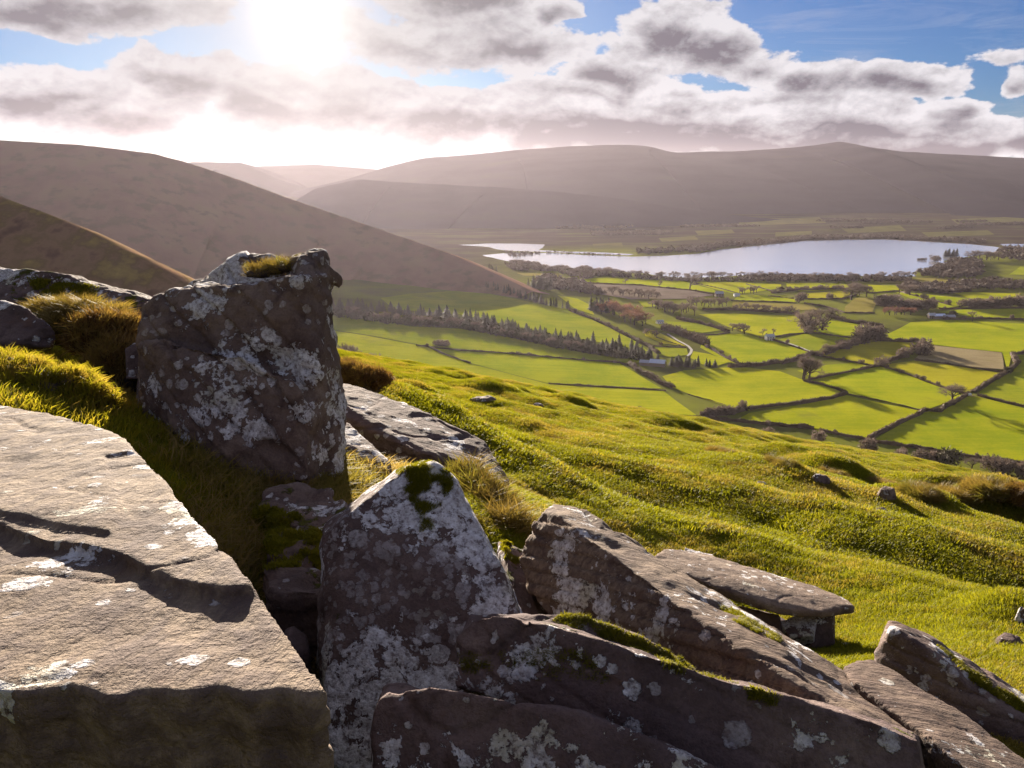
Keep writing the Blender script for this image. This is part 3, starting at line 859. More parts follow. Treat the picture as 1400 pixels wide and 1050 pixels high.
def scatter(name, pts, rots, scales, proto, label=None, parent=None, kind='stuff'):
    me = bpy.data.meshes.new(name)
    me.vertices.add(len(pts))
    me.vertices.foreach_set('co', np.asarray(pts, np.float32).ravel())
    at = me.attributes.new('rot', 'FLOAT_VECTOR', 'POINT')
    at.data.foreach_set('vector', np.asarray(rots, np.float32).ravel())
    at = me.attributes.new('scl', 'FLOAT', 'POINT')
    at.data.foreach_set('value', np.asarray(scales, np.float32))
    o = bpy.data.objects.new(name, me)
    COL.objects.link(o)
    if parent:
        o.parent = parent
        o.matrix_parent_inverse = Matrix.Translation(parent.location).inverted()
    g = bpy.data.node_groups.new(name, 'GeometryNodeTree')
    g.interface.new_socket('Geometry', in_out='INPUT', socket_type='NodeSocketGeometry')
    g.interface.new_socket('Geometry', in_out='OUTPUT', socket_type='NodeSocketGeometry')
    gi, go = g.nodes.new('NodeGroupInput'), g.nodes.new('NodeGroupOutput')
    ip = g.nodes.new('GeometryNodeInstanceOnPoints')
    oi = g.nodes.new('GeometryNodeObjectInfo')
    oi.inputs[0].default_value = proto
    oi.inputs['As Instance'].default_value = True
    a1 = g.nodes.new('GeometryNodeInputNamedAttribute')
    a1.data_type = 'FLOAT_VECTOR'
    a1.inputs[0].default_value = 'rot'
    a2 = g.nodes.new('GeometryNodeInputNamedAttribute')
    a2.data_type = 'FLOAT'
    a2.inputs[0].default_value = 'scl'
    e2r = g.nodes.new('FunctionNodeEulerToRotation')
    g.links.new(gi.outputs[0], ip.inputs['Points'])
    g.links.new(oi.outputs['Geometry'], ip.inputs['Instance'])
    g.links.new(a1.outputs[0], e2r.inputs[0])
    g.links.new(e2r.outputs[0], ip.inputs['Rotation'])
    g.links.new(a2.outputs[0], ip.inputs['Scale'])
    g.links.new(ip.outputs[0], go.inputs[0])
    md = o.modifiers.new('scatter', 'NODES')
    md.node_group = g
    if kind:
        o['kind'] = kind
    if label:
        o['label'] = label
    return o


def grow(name, x, y, proto, smin, smax, label=None, sink=0.0):
    z = near_z(x, y) + CAMZ - sink
    e = 0.15
    gx = (near_z(x + e, y) - near_z(x - e, y)) / (2 * e)
    gy = (near_z(x, y + e) - near_z(x, y - e)) / (2 * e)
    rots = np.stack([np.arctan(gy) * 0.8, -np.arctan(gx) * 0.8, np.zeros_like(x)], 1)
    # spin about the vertical, then tilt: euler XYZ applies X first, so fold the spin in by varying the protos instead
    return scatter(name, np.stack([x, y, z], 1), rots, rng.uniform(smin, smax, len(x)), proto, label)


NEAR = [tuft('near_tuft', 70, 0.09, 0.026, 0.004, 1.1, MAT['grass'], s) for s in (1, 2)]
FAR = [tuft('far_tuft', 200, 0.26, 0.027, 0.008, 1.2, MAT['grass'], s) for s in (3, 4, 5)]
for k, pr in enumerate(FAR):
    N = 13000
    a = R(rng.uniform(-26, 40)) if False else np.radians(rng.uniform(-24, 40, N))
    r = 8.0 * (44 / 8.0) ** (rng.uniform(0, 1, N) ** 0.75)
    grow('turf_grass', np.sin(a) * r, np.cos(a) * r, pr, 0.6, 1.5, 'short green turf on the open slope below the rocks')
for k, pr in enumerate(NEAR):
    N = 5200
    a = np.radians(rng.uniform(-8, 38, N))
    r = 3.2 * (11 / 3.2) ** rng.uniform(0, 1, N)
    grow('turf_grass', np.sin(a) * r, np.cos(a) * r, pr, 0.7, 1.4, 'short green turf around the feet of the rocks')
LEFT = [tuft('bank_tuft', 34, 0.10, 0.045, 0.006, 0.8, MAT['bankgrass'], 8), tuft('shade_tuft', 46, 0.12, 0.075, 0.0045, 1.5, MAT['shadegrass'], 9)]
N = 1700
a = np.radians(rng.uniform(-40, -17, N))
r = 3.0 * (9 / 3.0) ** rng.uniform(0, 1, N)
grow('bank_grass', np.sin(a) * r, np.cos(a) * r, LEFT[0], 0.6, 1.3, 'sunlit grass on the bank left of the big boulder')
N = 8000
N = 620
a = np.radians(rng.uniform(-24, -8, N))
r = 2.3 * (4.9 / 2.3) ** rng.uniform(0, 1, N)
grow('shaded_grass', np.sin(a) * r, np.cos(a) * r, LEFT[1], 0.6, 1.2, 'rough shaded grass below the big boulder')


# ------------------------------------------------------------------ rocks
class Hulls:
    def __init__(self):
        self.bm = bmesh.new()

    def hull(self, pts):
        b2 = bmesh.new()
        for p in pts:
            b2.verts.new([float(c_) for c_ in p])
        r_ = bmesh.ops.convex_hull(b2, input=b2.verts[:])
        junk = [g_ for g_ in r_['geom_interior'] if isinstance(g_, bmesh.types.BMVert)]
        if junk:
            bmesh.ops.delete(b2, geom=junk, context='VERTS')
        bmesh.ops.recalc_face_normals(b2, faces=b2.faces[:])
        me = bpy.data.meshes.new('h')
        b2.to_mesh(me)
        b2.free()
        self.bm.from_mesh(me)
        bpy.data.meshes.remove(me)
        return self

    def px(self, pts, down=0.0):
        q_ = [P(*p) for p in pts]
        if down:
            q_ += [p - np.array([0, 0, down]) for p in q_]
        return self.hull(q_)

    def slab(self, outline, plane, thick, flare=0.0):
        """outline traced on a plane (point, slope x, slope y) and given thickness"""
        top = []
        for (px, py) in outline:
            r = ray(px, py)
            z0, sx, sy = plane
            k = (z0) / (r[2] - sx * r[0] - sy * r[1])
            top.append(np.array([r[0] * k, r[1] * k, CAMZ + r[2] * k]))
        top = np.array(top)
        c_ = top.mean(0)
        bot = top + (top - c_) * flare
        bot[:, 2] = top[:, 2] - thick
        n = len(top)
        base = [self.bm.verts.new(p) for p in top] + [self.bm.verts.new(p) for p in bot]
        fs = [self.bm.faces.new(base[:n]), self.bm.faces.new(base[n:][::-1])]
        for i in range(n):
            j = (i + 1) % n
            fs.append(self.bm.faces.new((base[j], base[i], base[n + i], base[n + j])))
        bmesh.ops.recalc_face_normals(self.bm, faces=fs)
        return self


def make_rock(name, hulls, voxel, mat, label, cat='boulder', group=None, big=0.03, med=0.012, strata=0.0, bed=(0, 0, 1), lay=0.07, sm=5, seed=0.0, bscale=2.2, crack=0.022):
    me = bpy.data.meshes.new(name)
    hulls.bm.to_mesh(me)
    hulls.bm.free()
    o = bpy.data.objects.new(name, me)
    COL.objects.link(o)
    rm = o.modifiers.new('r', 'REMESH')
    rm.mode = 'VOXEL'
    rm.voxel_size = voxel
    s_ = o.modifiers.new('s', 'SMOOTH')
    s_.iterations = sm
    s_.factor = 0.5
    dg = bpy.context.evaluated_depsgraph_get()
    me2 = bpy.data.meshes.new_from_object(o.evaluated_get(dg))
    o.modifiers.clear()
    o.data = me2
    bpy.data.meshes.remove(me)
    me2.name = name
    n = len(me2.vertices)
    co_ = np.empty(n * 3, np.float32)
    me2.vertices.foreach_get('co', co_)
    no = np.empty(n * 3, np.float32)
    me2.vertices.foreach_get('normal', no)
    co_ = co_.reshape(-1, 3).astype(float)
    no = no.reshape(-1, 3).astype(float)
    q_ = co_ - np.array([0, 0, CAMZ]) + seed * 3.7
    d_ = big * fbm(q_ * bscale, 3, 0.5) + med * fbm(q_ * 9.0, 4, 0.55)
    chip = np.clip(perlin(q_ * 5.1 + 40) - 0.22, 0, 1)
    wv = q_ + 0.08 * np.stack([perlin(q_ * 4 + 3), perlin(q_ * 4 + 13), perlin(q_ * 4 + 23)], 1)
    cn = np.abs(perlin(wv * np.array([1.6, 1.6, 2.4]) * bscale / 2.2 + 60))
    d_ = d_ - crack * np.exp(-(cn / 0.018) ** 2) * np.clip(perlin(q_ * 1.7 + 80) + 0.35, 0, 1)
    d_ = d_ - 0.12 * big / 0.03 * chip
    if strata:
        b_ = np.array(bed, float)
        b_ /= np.linalg.norm(b_)
        h_ = (q_ @ b_) / lay + 0.9 * perlin(q_ * 1.3)
        i_ = np.floor(h_)
        hsh = lambda k: (np.sin(k * 127.1 + 3.3) * 43758.5) % 1.0
        fr_ = h_ - i_
        val = hsh(i_) + (hsh(i_ + 1) - hsh(i_)) * sst(fr_, 0.86, 1.0)
        groove = np.exp(-((fr_ - 0.93) / 0.06) ** 2)
        side = 1 - np.abs(no @ b_) ** 2
        d_ = d_ + strata * side * ((val - 0.5) - 0.8 * groove) * (0.4 + np.clip(perlin(q_ * 2.1 + 9) + 0.5, 0, 1))
    co_ = co_ + no * d_[:, None]
    c0 = co_.mean(0)
    c0[2] = co_[:, 2].min()
    me2.vertices.foreach_set('co', (co_ - c0).astype(np.float32).ravel())
    me2.polygons.foreach_set('use_smooth', np.ones(len(me2.polygons), bool))
    me2.materials.clear()
    me2.materials.append(mat)
    me2.update()
    o.location = c0
    tag(o, label, cat, group)
    return o


RM = {
    'boulder': rock_mat('boulder_sandstone', 0.72, 0.12, 0.3, None, 1.0, 0.8),
    'slab': rock_mat('slab_sandstone', 0.30, 0.0, 1.25, (30, 5, 30), 2.0, 0.8),
    'pillar': rock_mat('pillar_sandstone', 1.25, 0.2, 0.1, None, 3.0, 1.7),
    'tilt': rock_mat('tilted_sandstone', 0.28, 0.0, 0.9, (10, 60, 30), 4.0, 1.0),
    'block': rock_mat('block_sandstone', 0.48, 0.45, -0.1, None, 5.0, 1.0),
    'low': rock_mat('low_sandstone', 0.18, 0.2, -0.1, None, 6.0, 1.0),
    'pale': rock_mat('pale_sandstone', 0.3, 0.0, 0.7, None, 7.0, 1.2),
    'mossy': rock_mat('mossy_sandstone', 0.45, 0.85, 0.0, None, 8.0, 1.0),
    'long': rock_mat('long_sandstone', 0.7, 0.15, 0.1, None, 9.0, 0.7),
}

# the great boulder
h = Hulls()
h.px([(188, 640, 3.95), (300, 670, 3.6), (420, 660, 3.65), (472, 650, 3.95), (190, 480, 3.95), (196, 415, 4.1), (235, 398, 4.05), (300, 390, 3.95), (360, 381, 3.86), (416, 378, 3.82), (448, 372, 3.98),
      (456, 440, 4.0), (470, 530, 4.0), (430, 520, 3.72), (300, 520, 3.72), (210, 440, 3.95),
      (215, 420, 4.8), (450, 400, 4.75), (468, 640, 4.9), (190, 620, 4.9)])
h.px([(188, 470, 3.88), (215, 462, 3.84), (262, 500, 3.66), (335, 482, 3.62), (400, 520, 3.60), (300, 540, 3.56), (200, 560, 3.78), (190, 640, 3.85), (300, 668, 3.5), (420, 655, 3.58), (430, 560, 3.66), (300, 560, 4.3), (420, 640, 4.3)])
h.px([(262, 388, 4.5), (300, 366, 4.5), (332, 347, 4.5), (385, 349, 4.45), (350, 350, 4.75), (262, 390, 4.9), (400, 372, 4.35), (275, 420, 4.3), (440, 470, 4.3), (440, 470, 4.9), (262, 500, 4.9), (440, 380, 4.6)])
h.px([(388, 352, 4.2), (412, 345, 4.1), (446, 341, 4.1), (450, 362, 4.08), (452, 380, 4.05), (412, 379, 3.86), (395, 380, 3.95), (446, 345, 4.45), (400, 352, 4.5), (450, 480, 4.2), (420, 480, 3.9), (400, 480, 4.4)])
h.px([(440, 358, 4.1), (456, 364, 4.15), (467, 380, 4.2), (465, 392, 4.2), (446, 394, 4.1), (440, 358, 4.35), (464, 384, 4.4), (445, 394, 4.4)])
make_rock('boulder', h, 0.013, RM['boulder'], 'great upright brown boulder with a grassy hollow on its top, biggest standing rock', strata=0.022, bed=(0.75, 0.25, 0.6), lay=0.13, big=0.05, med=0.022, sm=3, seed=1)

# the layered slab at lower left
PL = (-0.60 + 0.13 * 0.85, 0.0, -0.13)
h = Hulls()
h.slab([(-420, 600), (0, 600), (120, 615), (200, 650), (300, 745), (352, 818), (400, 880), (447, 945), (420, 955), (385, 944), (340, 953), (300, 940), (255, 950), (200, 944), (150, 955), (95, 938), (30, 948), (-60, 932), (-200, 940), (-500, 930)], PL, 1.0, -0.02)
PU = (PL[0] + 0.021, 0.0, -0.13)
h.slab([(-420, 535), (-150, 540), (0, 554), (90, 572), (150, 591), (172, 600), (190, 620), (240, 676), (300, 742), (344, 796), (338, 804), (300, 803), (238, 792), (190, 768), (157, 752), (60, 736), (0, 716), (-200, 690), (-420, 680)], PU, 0.2, 0.0)
PT = (PU[0] + 0.009, 0.0, -0.13)
h.slab([(-420, 532), (-150, 537), (0, 552), (90, 570), (150, 589), (168, 600), (180, 616), (140, 622), (150, 655), (166, 690), (148, 724), (100, 716), (36, 704), (-60, 690), (-300, 670)], PT, 0.12, 0.0)
make_rock('slab', h, 0.0072, RM['slab'], 'broad sunlit layered slab filling the lower left corner', 'rock slab', strata=0.006, lay=0.03, big=0.006, med=0.0045, sm=1, seed=2, bscale=3.0, crack=0.012)

# the lichen-covered upright slab in the middle
h = Hulls()
h.px([(472, 705, 2.30), (520, 665, 2.42), (560, 638, 2.5), (595, 630, 2.54), (622, 655, 2.48), (655, 720, 2.36), (692, 795, 2.22), (716, 850, 2.12), (700, 960, 1.95), (560, 1010, 1.86), (450, 1030, 1.86), (438, 860, 2.1), (440, 735, 2.3),
      (437, 712, 2.55), (540, 640, 2.75), (580, 626, 2.8), (618, 648, 2.8), (716, 850, 2.5), (440, 1040, 2.4), (700, 1000, 2.4), (480, 1090, 1.8), (700, 1060, 1.9)])
make_rock('boulder', h, 0.0095, RM['pillar'], 'upright pointed slab crusted with pale lichen and a mossy tip, at the centre', 'rock slab', big=0.03, med=0.012, sm=4, seed=3)

# the tilted slab right of the middle
h = Hulls()
h.px([(755, 686, 3.35), (800, 694, 3.3), (900, 760, 3.02), (1000, 836, 2.74), (1100, 893, 2.5), (1180, 935, 2.3), (1262, 1000, 2.05),
      (738, 698, 3.22), (765, 706, 3.08), (850, 768, 2.7), (960, 852, 2.33), (1080, 937, 2.0), (1160, 978, 1.88), (1250, 1020, 1.82),
      (710, 748, 3.18), (725, 810, 3.0), (800, 905, 2.62), (1000, 1010, 2.1), (1240, 1080, 1.75),
      (760, 800, 3.5), (900, 870, 3.2), (1100, 990, 2.6), (1260, 1080, 2.1)])
make_rock('slab', h, 0.010, RM['tilt'], 'long tilted slab with a streaked sunlit top sloping down to the right of centre', 'rock slab', strata=0.02, bed=(0.1, 0.35, 0.9), lay=0.05, big=0.022, med=0.01, sm=3, seed=4)

# the long block in front
h = Hulls()
h.px([(622, 872, 1.76), (642, 840, 1.78), (700, 840, 1.74), (760, 856, 1.70), (850, 886, 1.66), (960, 925, 1.61), (1100, 966, 1.56), (1200, 990, 1.53), (1258, 1012, 1.52),
      (640, 836, 1.90), (720, 838, 1.92), (860, 880, 1.86), (960, 918, 1.82), (1100, 960, 1.76), (1255, 1005, 1.70),
      (622, 940, 1.70), (700, 968, 1.66), (860, 1010, 1.58), (1000, 1070, 1.50), (1272, 1120, 1.44),
      (640, 960, 2.0), (900, 1010, 1.95), (1272, 1120, 1.7)])
h.px([(722, 846, 1.84), (735, 838, 1.88), (800, 842, 1.88), (900, 878, 1.83), (960, 918, 1.79), (970, 930, 1.74), (722, 850, 1.96), (800, 846, 1.97), (950, 915, 1.90), (800, 900, 1.84), (950, 960, 1.80)])
make_rock('boulder', h, 0.0085, RM['block'], 'long dark block with yellow moss along its top edge, lower centre right', 'boulder', big=0.022, med=0.010, strata=0.012, bed=(0.3, -0.2, 0.9), sm=3, seed=5)

# the lowest block
h = Hulls()
h.px([(512, 955, 1.56), (530, 936, 1.58), (600, 936, 1.56), (640, 952, 1.53), (690, 955, 1.52), (800, 975, 1.49), (862, 1000, 1.46), (960, 1040, 1.42), (1060, 1085, 1.38),
      (530, 934, 1.72), (690, 954, 1.66), (862, 1000, 1.58), (1060, 1085, 1.5),
      (508, 1090, 1.45), (700, 1160, 1.36), (1000, 1200, 1.28), (520, 1090, 1.7), (1000, 1200, 1.5)])
make_rock('boulder', h, 0.0085, RM['low'], 'dark low block along the bottom edge below the mossy block', 'boulder', big=0.022, med=0.011, sm=3, seed=6)

# striped slab in the lower right corner
h = Hulls()
h.px([(1150, 915, 2.32), (1172, 903, 2.40), (1192, 901, 2.42), (1250, 935, 2.25), (1330, 985, 2.08), (1410, 1045, 1.9), (1500, 1110, 1.75),
      (1158, 926, 2.22), (1205, 958, 2.08), (1270, 1005, 1.9), (1340, 1065, 1.72), (1430, 1140, 1.6),
      (1160, 960, 2.25), (1260, 1060, 1.9), (1420, 1200, 1.55), (1200, 990, 2.5), (1500, 1200, 1.8)])
make_rock('slab', h, 0.009, rock_mat('striped_sandstone', 0.08, 0.0, 0.65, (14, 70, 40), 11.0), 'grooved sunlit slab running out of the lower right corner', 'rock slab', big=0.016, med=0.007, strata=0.01, bed=(0.2, 0.6, 0.7), lay=0.04, sm=3, seed=7)

# table slab and its props
h = Hulls()
h.px([(893, 760, 5.35), (910, 750, 5.6), (950, 752, 5.75), (985, 768, 5.65), (1062, 790, 5.4), (1112, 800, 5.4), (1160, 820, 5.15), (1168, 829, 5.0), (1122, 837, 4.85), (1080, 834, 4.85), (1040, 826, 4.9), (980, 803, 5.0), (925, 780, 5.15)], 0.05)
h.px([(935, 748, 5.75), (975, 756, 5.75), (985, 768, 5.6), (950, 764, 5.6)], 0.05)
make_rock('slab', h, 0.012, RM['pale'], 'flat pale table slab lying propped on stones in the turf, right of centre', 'rock slab', big=0.012, med=0.006, sm=2, seed=8, crack=0.008)
h = Hulls()
h.px([(1065, 850, 5.0), (1090, 838, 5.1), (1118, 845, 5.0), (1112, 868, 4.85), (1080, 872, 4.85), (1070, 890, 5.0), (1115, 890, 5.0), (1070, 880, 5.4), (1115, 875, 5.4)])
make_rock('stone', h, 0.010, RM['long'], 'whitish lichened stone propping up the right end of the flat table slab', 'stone', big=0.015, med=0.008, sm=3, seed=9)
h = Hulls()
h.px([(1010, 830, 5.1), (1065, 842, 5.0), (1070, 880, 4.9), (1020, 880, 5.0), (1010, 830, 5.5), (1065, 842, 5.4), (1060, 890, 5.4), (1000, 880, 5.3)])
make_rock('stone', h, 0.012, RM['low'], 'dark stone tucked in shadow under the middle of the flat table slab', 'stone', big=0.02, med=0.01, sm=3, seed=10)
h = Hulls()
h.px([(1112, 835, 5.0), (1140, 838, 5.0), (1140, 880, 5.0), (1108, 890, 4.9), (1112, 838, 5.3), (1140, 838, 5.3), (1136, 880, 5.3)])
make_rock('stone', h, 0.012, RM['low'], 'narrow dark stone beneath the right tip of the flat table slab', 'stone', big=0.02, med=0.01, sm=3, seed=10.5)

# block at the right edge
h = Hulls()
h.px([(1214, 849, 3.75), (1240, 853, 3.75), (1272, 868, 3.7), (1330, 915, 3.5), (1410, 962, 3.35), (1500, 1010, 3.2),
      (1197, 892, 3.6), (1218, 858, 3.55), (1270, 890, 3.4), (1320, 935, 3.25), (1410, 990, 3.1), (1500, 1040, 3.0),
      (1200, 950, 3.5), (1300, 1010, 3.2), (1420, 1070, 3.0), (1230, 900, 4.1), (1340, 950, 3.9), (1500, 1050, 3.6)])
make_rock('boulder', h, 0.011, RM['long'], 'dark lichen-spotted block in the turf near the right edge', 'boulder', big=0.03, med=0.014, sm=3, seed=11, strata=0.015)

# slabs behind the middle
h = Hulls()
h.px([(462, 522, 6.6), (480, 524, 6.6), (530, 558, 6.3), (566, 556, 6.3), (620, 582, 6.0), (662, 602, 5.85), (700, 655, 5.35), (692, 663, 5.2), (640, 640, 5.2), (560, 598, 5.5), (470, 550, 6.0), (540, 590, 5.6)], 0.16)
h.px([(462, 548, 5.9), (540, 588, 5.55), (600, 622, 5.3), (610, 632, 5.25), (560, 612, 5.3), (470, 570, 5.7), (470, 560, 6.2), (600, 615, 5.9)], 0.14)
make_rock('slab', h, 0.013, rock_mat('slanting_sandstone', 0.42, 0.05, 0.0, (8, 30, 20), 15.0, 0.6), 'dark slanting slab with a white lichen patch lying behind the central upright slab', 'rock slab', big=0.018, med=0.008, sm=2, seed=12, strata=0.02)
h = Hulls()
h.px([(455, 578, 4.9), (475, 578, 4.95), (535, 630, 4.45), (530, 642, 4.35), (500, 635, 4.4), (455, 600, 4.6)], 0.25)
make_rock('slab', h, 0.011, rock_mat('white_crusted_sandstone', 0.95, 0.1, 0.1, None, 12.0, 0.6), 'small white crusted slab close against the right foot of the great boulder', 'rock slab', big=0.02, med=0.012, sm=3, seed=13)
h = Hulls()
h.px([(690, 735, 3.4), (712, 745, 3.45), (745, 770, 3.4), (770, 830, 3.1), (700, 870, 2.8), (690, 800, 3.0), (680, 745, 3.7), (760, 790, 3.8), (700, 900, 2.9), (770, 880, 3.1)])
make_rock('boulder', h, 0.012, RM['mossy'], 'mossy dark boulder in the gap between the central slab and the tilted slab', 'boulder', big=0.04, med=0.02, sm=4, seed=14)
h = Hulls()
h.px([(362, 672, 3.30), (400, 662, 3.36), (450, 668, 3.30), (480, 690, 3.1), (470, 722, 2.93), (400, 716, 2.98), (352, 700, 3.1)], 0.2)
h.px([(372, 722, 2.92), (430, 712, 2.98), (480, 722, 2.9), (476, 770, 2.70), (420, 776, 2.69), (368, 760, 2.75)], 0.35)
h.px([(362, 778, 2.60), (400, 768, 2.68), (470, 778, 2.6), (470, 812, 2.46), (410, 808, 2.46), (370, 812, 2.45)], 0.6)
make_rock('boulder', h, 0.010, rock_mat('purple_sandstone', 0.30, 0.55, 0.2, None, 16.0, 1.0), 'purple broken flat rock bedded in grass between the broad slab and the central slab', 'boulder', big=0.04, med=0.022, sm=2, seed=15, strata=0.02)
h = Hulls()
h.px([(388, 862, 2.2), (402, 856, 2.2), (420, 868, 2.2), (424, 890, 2.15), (390, 890, 2.1), (400, 860, 2.3), (420, 880, 2.35)], 0.1)
make_rock('stone', h, 0.008, RM['low'], 'small grey stone wedged in the dark gap beside the broad slab', 'stone', big=0.012, med=0.008, sm=4, seed=16)

# rocks at the left
h = Hulls()
h.px([(-60, 362, 7.0), (0, 364, 6.9), (60, 372, 6.7), (115, 386, 6.6), (160, 398, 6.6), (210, 408, 6.7), (210, 450, 6.5), (150, 430, 6.3), (80, 430, 6.3), (0, 410, 6.4), (-60, 410, 6.5), (-60, 362, 7.6), (100, 384, 7.4), (210, 408, 7.3), (210, 470, 6.5), (0, 470, 6.4)])
make_rock('boulder', h, 0.016, RM['mossy'], 'long low mossy rock running along the left skyline behind the heather', 'boulder', big=0.05, med=0.025, sm=3, seed=17, strata=0.03)
h = Hulls()
h.px([(-60, 408, 5.3), (0, 412, 5.2), (35, 422, 5.1), (62, 440, 5.0), (76, 462, 5.0), (70, 475, 4.95), (25, 470, 4.85), (-60, 470, 4.9), (-60, 410, 5.8), (60, 445, 5.7), (0, 490, 4.9), (70, 480, 5.4)])
make_rock('boulder', h, 0.013, RM['low'], 'dark angular rock at the far left edge above the sunlit grass bank', 'boulder', big=0.03, med=0.015, sm=3, seed=18, strata=0.02)
h = Hulls()
h.px([(170, 478, 4.6), (186, 466, 4.7), (200, 468, 4.7), (200, 520, 4.5), (172, 520, 4.5), (172, 480, 4.9), (200, 480, 4.95)])
make_rock('stone', h, 0.012, RM['long'], 'small pale topped stone against the left side of the great boulder', 'stone', big=0.02, med=0.01, sm=3, seed=19)
h = Hulls()
h.px([(181, 605, 3.75), (195, 575, 3.85), (225, 590, 3.8), (235, 630, 3.65), (190, 640, 3.65), (200, 600, 4.0), (230, 630, 3.95)])
make_rock('stone', h, 0.012, RM['low'], 'rounded dark stone at the lower left foot of the great boulder', 'stone', big=0.02, med=0.01, sm=5, seed=20)


def ground_at(px, py):
    r = ray(px, py)
    s = np.geomspace(2.0, 60, 1500)
    k = s / r[1]
    z = r[2] * k
    g = near_z(r[0] * k, s)
    hit = np.nonzero(z <= g)[0]
    i = hit[0] if len(hit) else len(s) - 1
    return np.array([r[0] * k[i], s[i], CAMZ + g[i]])


def small_stone(px, py, w, hgt, label, mat='pale', seed=0.0, flat=1.0):
    c_ = ground_at(px, py)
    sc = np.linalg.norm(c_ - np.array([0, 0, CAMZ])) / F
    w, hgt = w * sc / 2, hgt * sc
    rg = np.random.default_rng(int(seed * 10) + 5)
    pts = []
    for a_ in np.linspace(0, 6.283, 9)[:-1]:
        k = rg.uniform(0.75, 1.1)
        for zz, kk in ((-0.5, 0.95), (0.2, 1.0), (rg.uniform(0.5, 0.9), 0.65)):
            pts.append(c_ + np.array([math.cos(a_) * w * k * kk, math.sin(a_) * w * k * kk * 0.8, zz * hgt]))
    make_rock('stone', Hulls().hull(pts), max(w / 16, 0.008), RM[mat], label, 'stone', big=w * 0.08, med=w * 0.05, sm=3, seed=seed, bscale=1.2 / max(w, 0.1))


small_stone(660, 548, 36, 6, 'low flat pale stone sunk in the far turf', 'pale', 21)
small_stone(735, 556, 18, 5, 'tiny pale stone in the far turf right of the low flat stone', 'pale', 22)
small_stone(1122, 658, 26, 12, 'whitish stone standing in the turf high on the slope', 'long', 23)
small_stone(1212, 682, 26, 20, 'pale leaning stone against the grassy mound at the right', 'pale', 24)
small_stone(1040, 664, 18, 5, 'small grey stone in the turf left of the whitish stone', 'low', 25)
small_stone(1204, 700, 22, 6, 'dull grey stone below the leaning stone on the mound', 'low', 26)
small_stone(1378, 884, 34, 16, 'brownish stone half buried in turf at the right edge', 'low', 27)
small_stone(1396, 850, 16, 20, 'pale stone chip at the extreme right edge', 'pale', 28)
small_stone(676, 675, 14, 8, 'little pale stone at the lower end of the slanting slab', 'pale', 29)
small_stone(902, 772, 0 + 12, 8, 'white pebble in the turf beside the left tip of the table slab', 'long', 30)
small_stone(1055, 862, 60, 16, 'dark stone behind the mossy lip of the tilted slab', 'low', 31)
small_stone(1158, 882, 14, 3, 'thin pale sliver of stone in the turf under the table slab', 'pale', 32)


# ------------------------------------------------------------------ shrubs near the rocks
def clump(name, pts_px, n, proto, smin, smax, label, cat, spread, hgt, seed=0):
    """a low shrub: one thing whose sprigs are scattered over a mound of its own"""
    rg = np.random.default_rng(seed + 50)
    cs = [P(*p) for p in pts_px]
    base = np.mean(cs, 0)
    root = empty(name, tuple(base))
    tag(root, label, cat)
    pts, rots = [], []
    vs, fs = [], []
    for c_ in cs:
        k0 = len(vs)
        nu, nv = 18, 9
        for i in range(nv + 1):
            for j in range(nu):
                th, ph = math.pi * i / nv, 2 * math.pi * j / nu
                d_ = np.array([math.sin(th) * math.cos(ph), math.sin(th) * math.sin(ph), math.cos(th)])
                rr = 1 + 0.5 * float(fbm((c_ * 3 + d_ * 1.6)[None, :], 3)[0])
                p_ = c_ + d_ * np.array([spread, spread, hgt]) * rr * 0.88
                vs.append(p_ - base)
                if i < nv:
                    fs.append((k0 + i * nu + j, k0 + i * nu + (j + 1) % nu, k0 + (i + 1) * nu + (j + 1) % nu, k0 + (i + 1) * nu + j))
        for _ in range(n // len(cs)):
            d_ = rg.normal(size=3)
            d_ /= np.linalg.norm(d_)
            if d_[2] < -0.3:
                d_[2] *= -1
            rr = 1 + 0.5 * float(fbm((c_ * 3 + d_ * 1.6)[None, :], 3)[0])
            pts.append(c_ + d_ * np.array([spread, spread, hgt]) * rr * rg.uniform(0.75, 1.02))
            e_ = Vector((d_[0], d_[1], d_[2] + 0.7)).to_track_quat('Z', 'Y').to_euler()
            rots.append((e_.x, e_.y, e_.z))
    link('stems', mesh('stems', vs, np.array(fs), True), MAT['bark'], root)
    scatter("sprigs", pts, rots, rg.uniform(smin, smax, len(pts)), proto, None, root, "stuff")
    return root


SPRIG = tuft('heather_sprig', 16, 0.035, 0.085, 0.008, 0.9, MAT['heather'], 21)
DRY = tuft('dry_sprig', 18, 0.05, 0.13, 0.006, 1.0, MAT['drygrass'], 22)
GREENT = tuft('green_sprig', 20, 0.05, 0.09, 0.008, 1.2, MAT['bankgrass'], 23)
clump('heather_shrub', [(75, 436, 5.5), (108, 438, 5.4), (140, 446, 5.3), (90, 455, 5.3)], 900, DRY, 0.35, 0.8, 'golden brown dry grass and bracken hummock in front of the long mossy rock', 'shrub', 0.15, 0.10, 1)
clump('heather_shrub', [(135, 470, 5.0), (165, 475, 5.0), (160, 505, 4.8), (175, 520, 4.75)], 900, SPRIG, 0.6, 1.2, 'rusty heather bush tucked against the left of the great boulder', 'shrub', 0.15, 0.15, 2)
clump('grass_hummock', [(30, 515, 3.85), (70, 528, 3.8), (108, 548, 3.8), (5, 508, 3.95), (92, 532, 3.9), (125, 560, 3.8)], 700, GREENT, 0.3, 0.75, 'bright yellow green grass hummock on the bank at the left', 'grass hummock', 0.13, 0.07, 3)
clump('heather_shrub', [(487, 522, 7.4), (505, 524, 7.3), (474, 516, 7.5)], 600, SPRIG, 0.6, 1.1, 'dark heather bush above the slanting slab, right of the great boulder', 'shrub', 0.16, 0.12, 4)
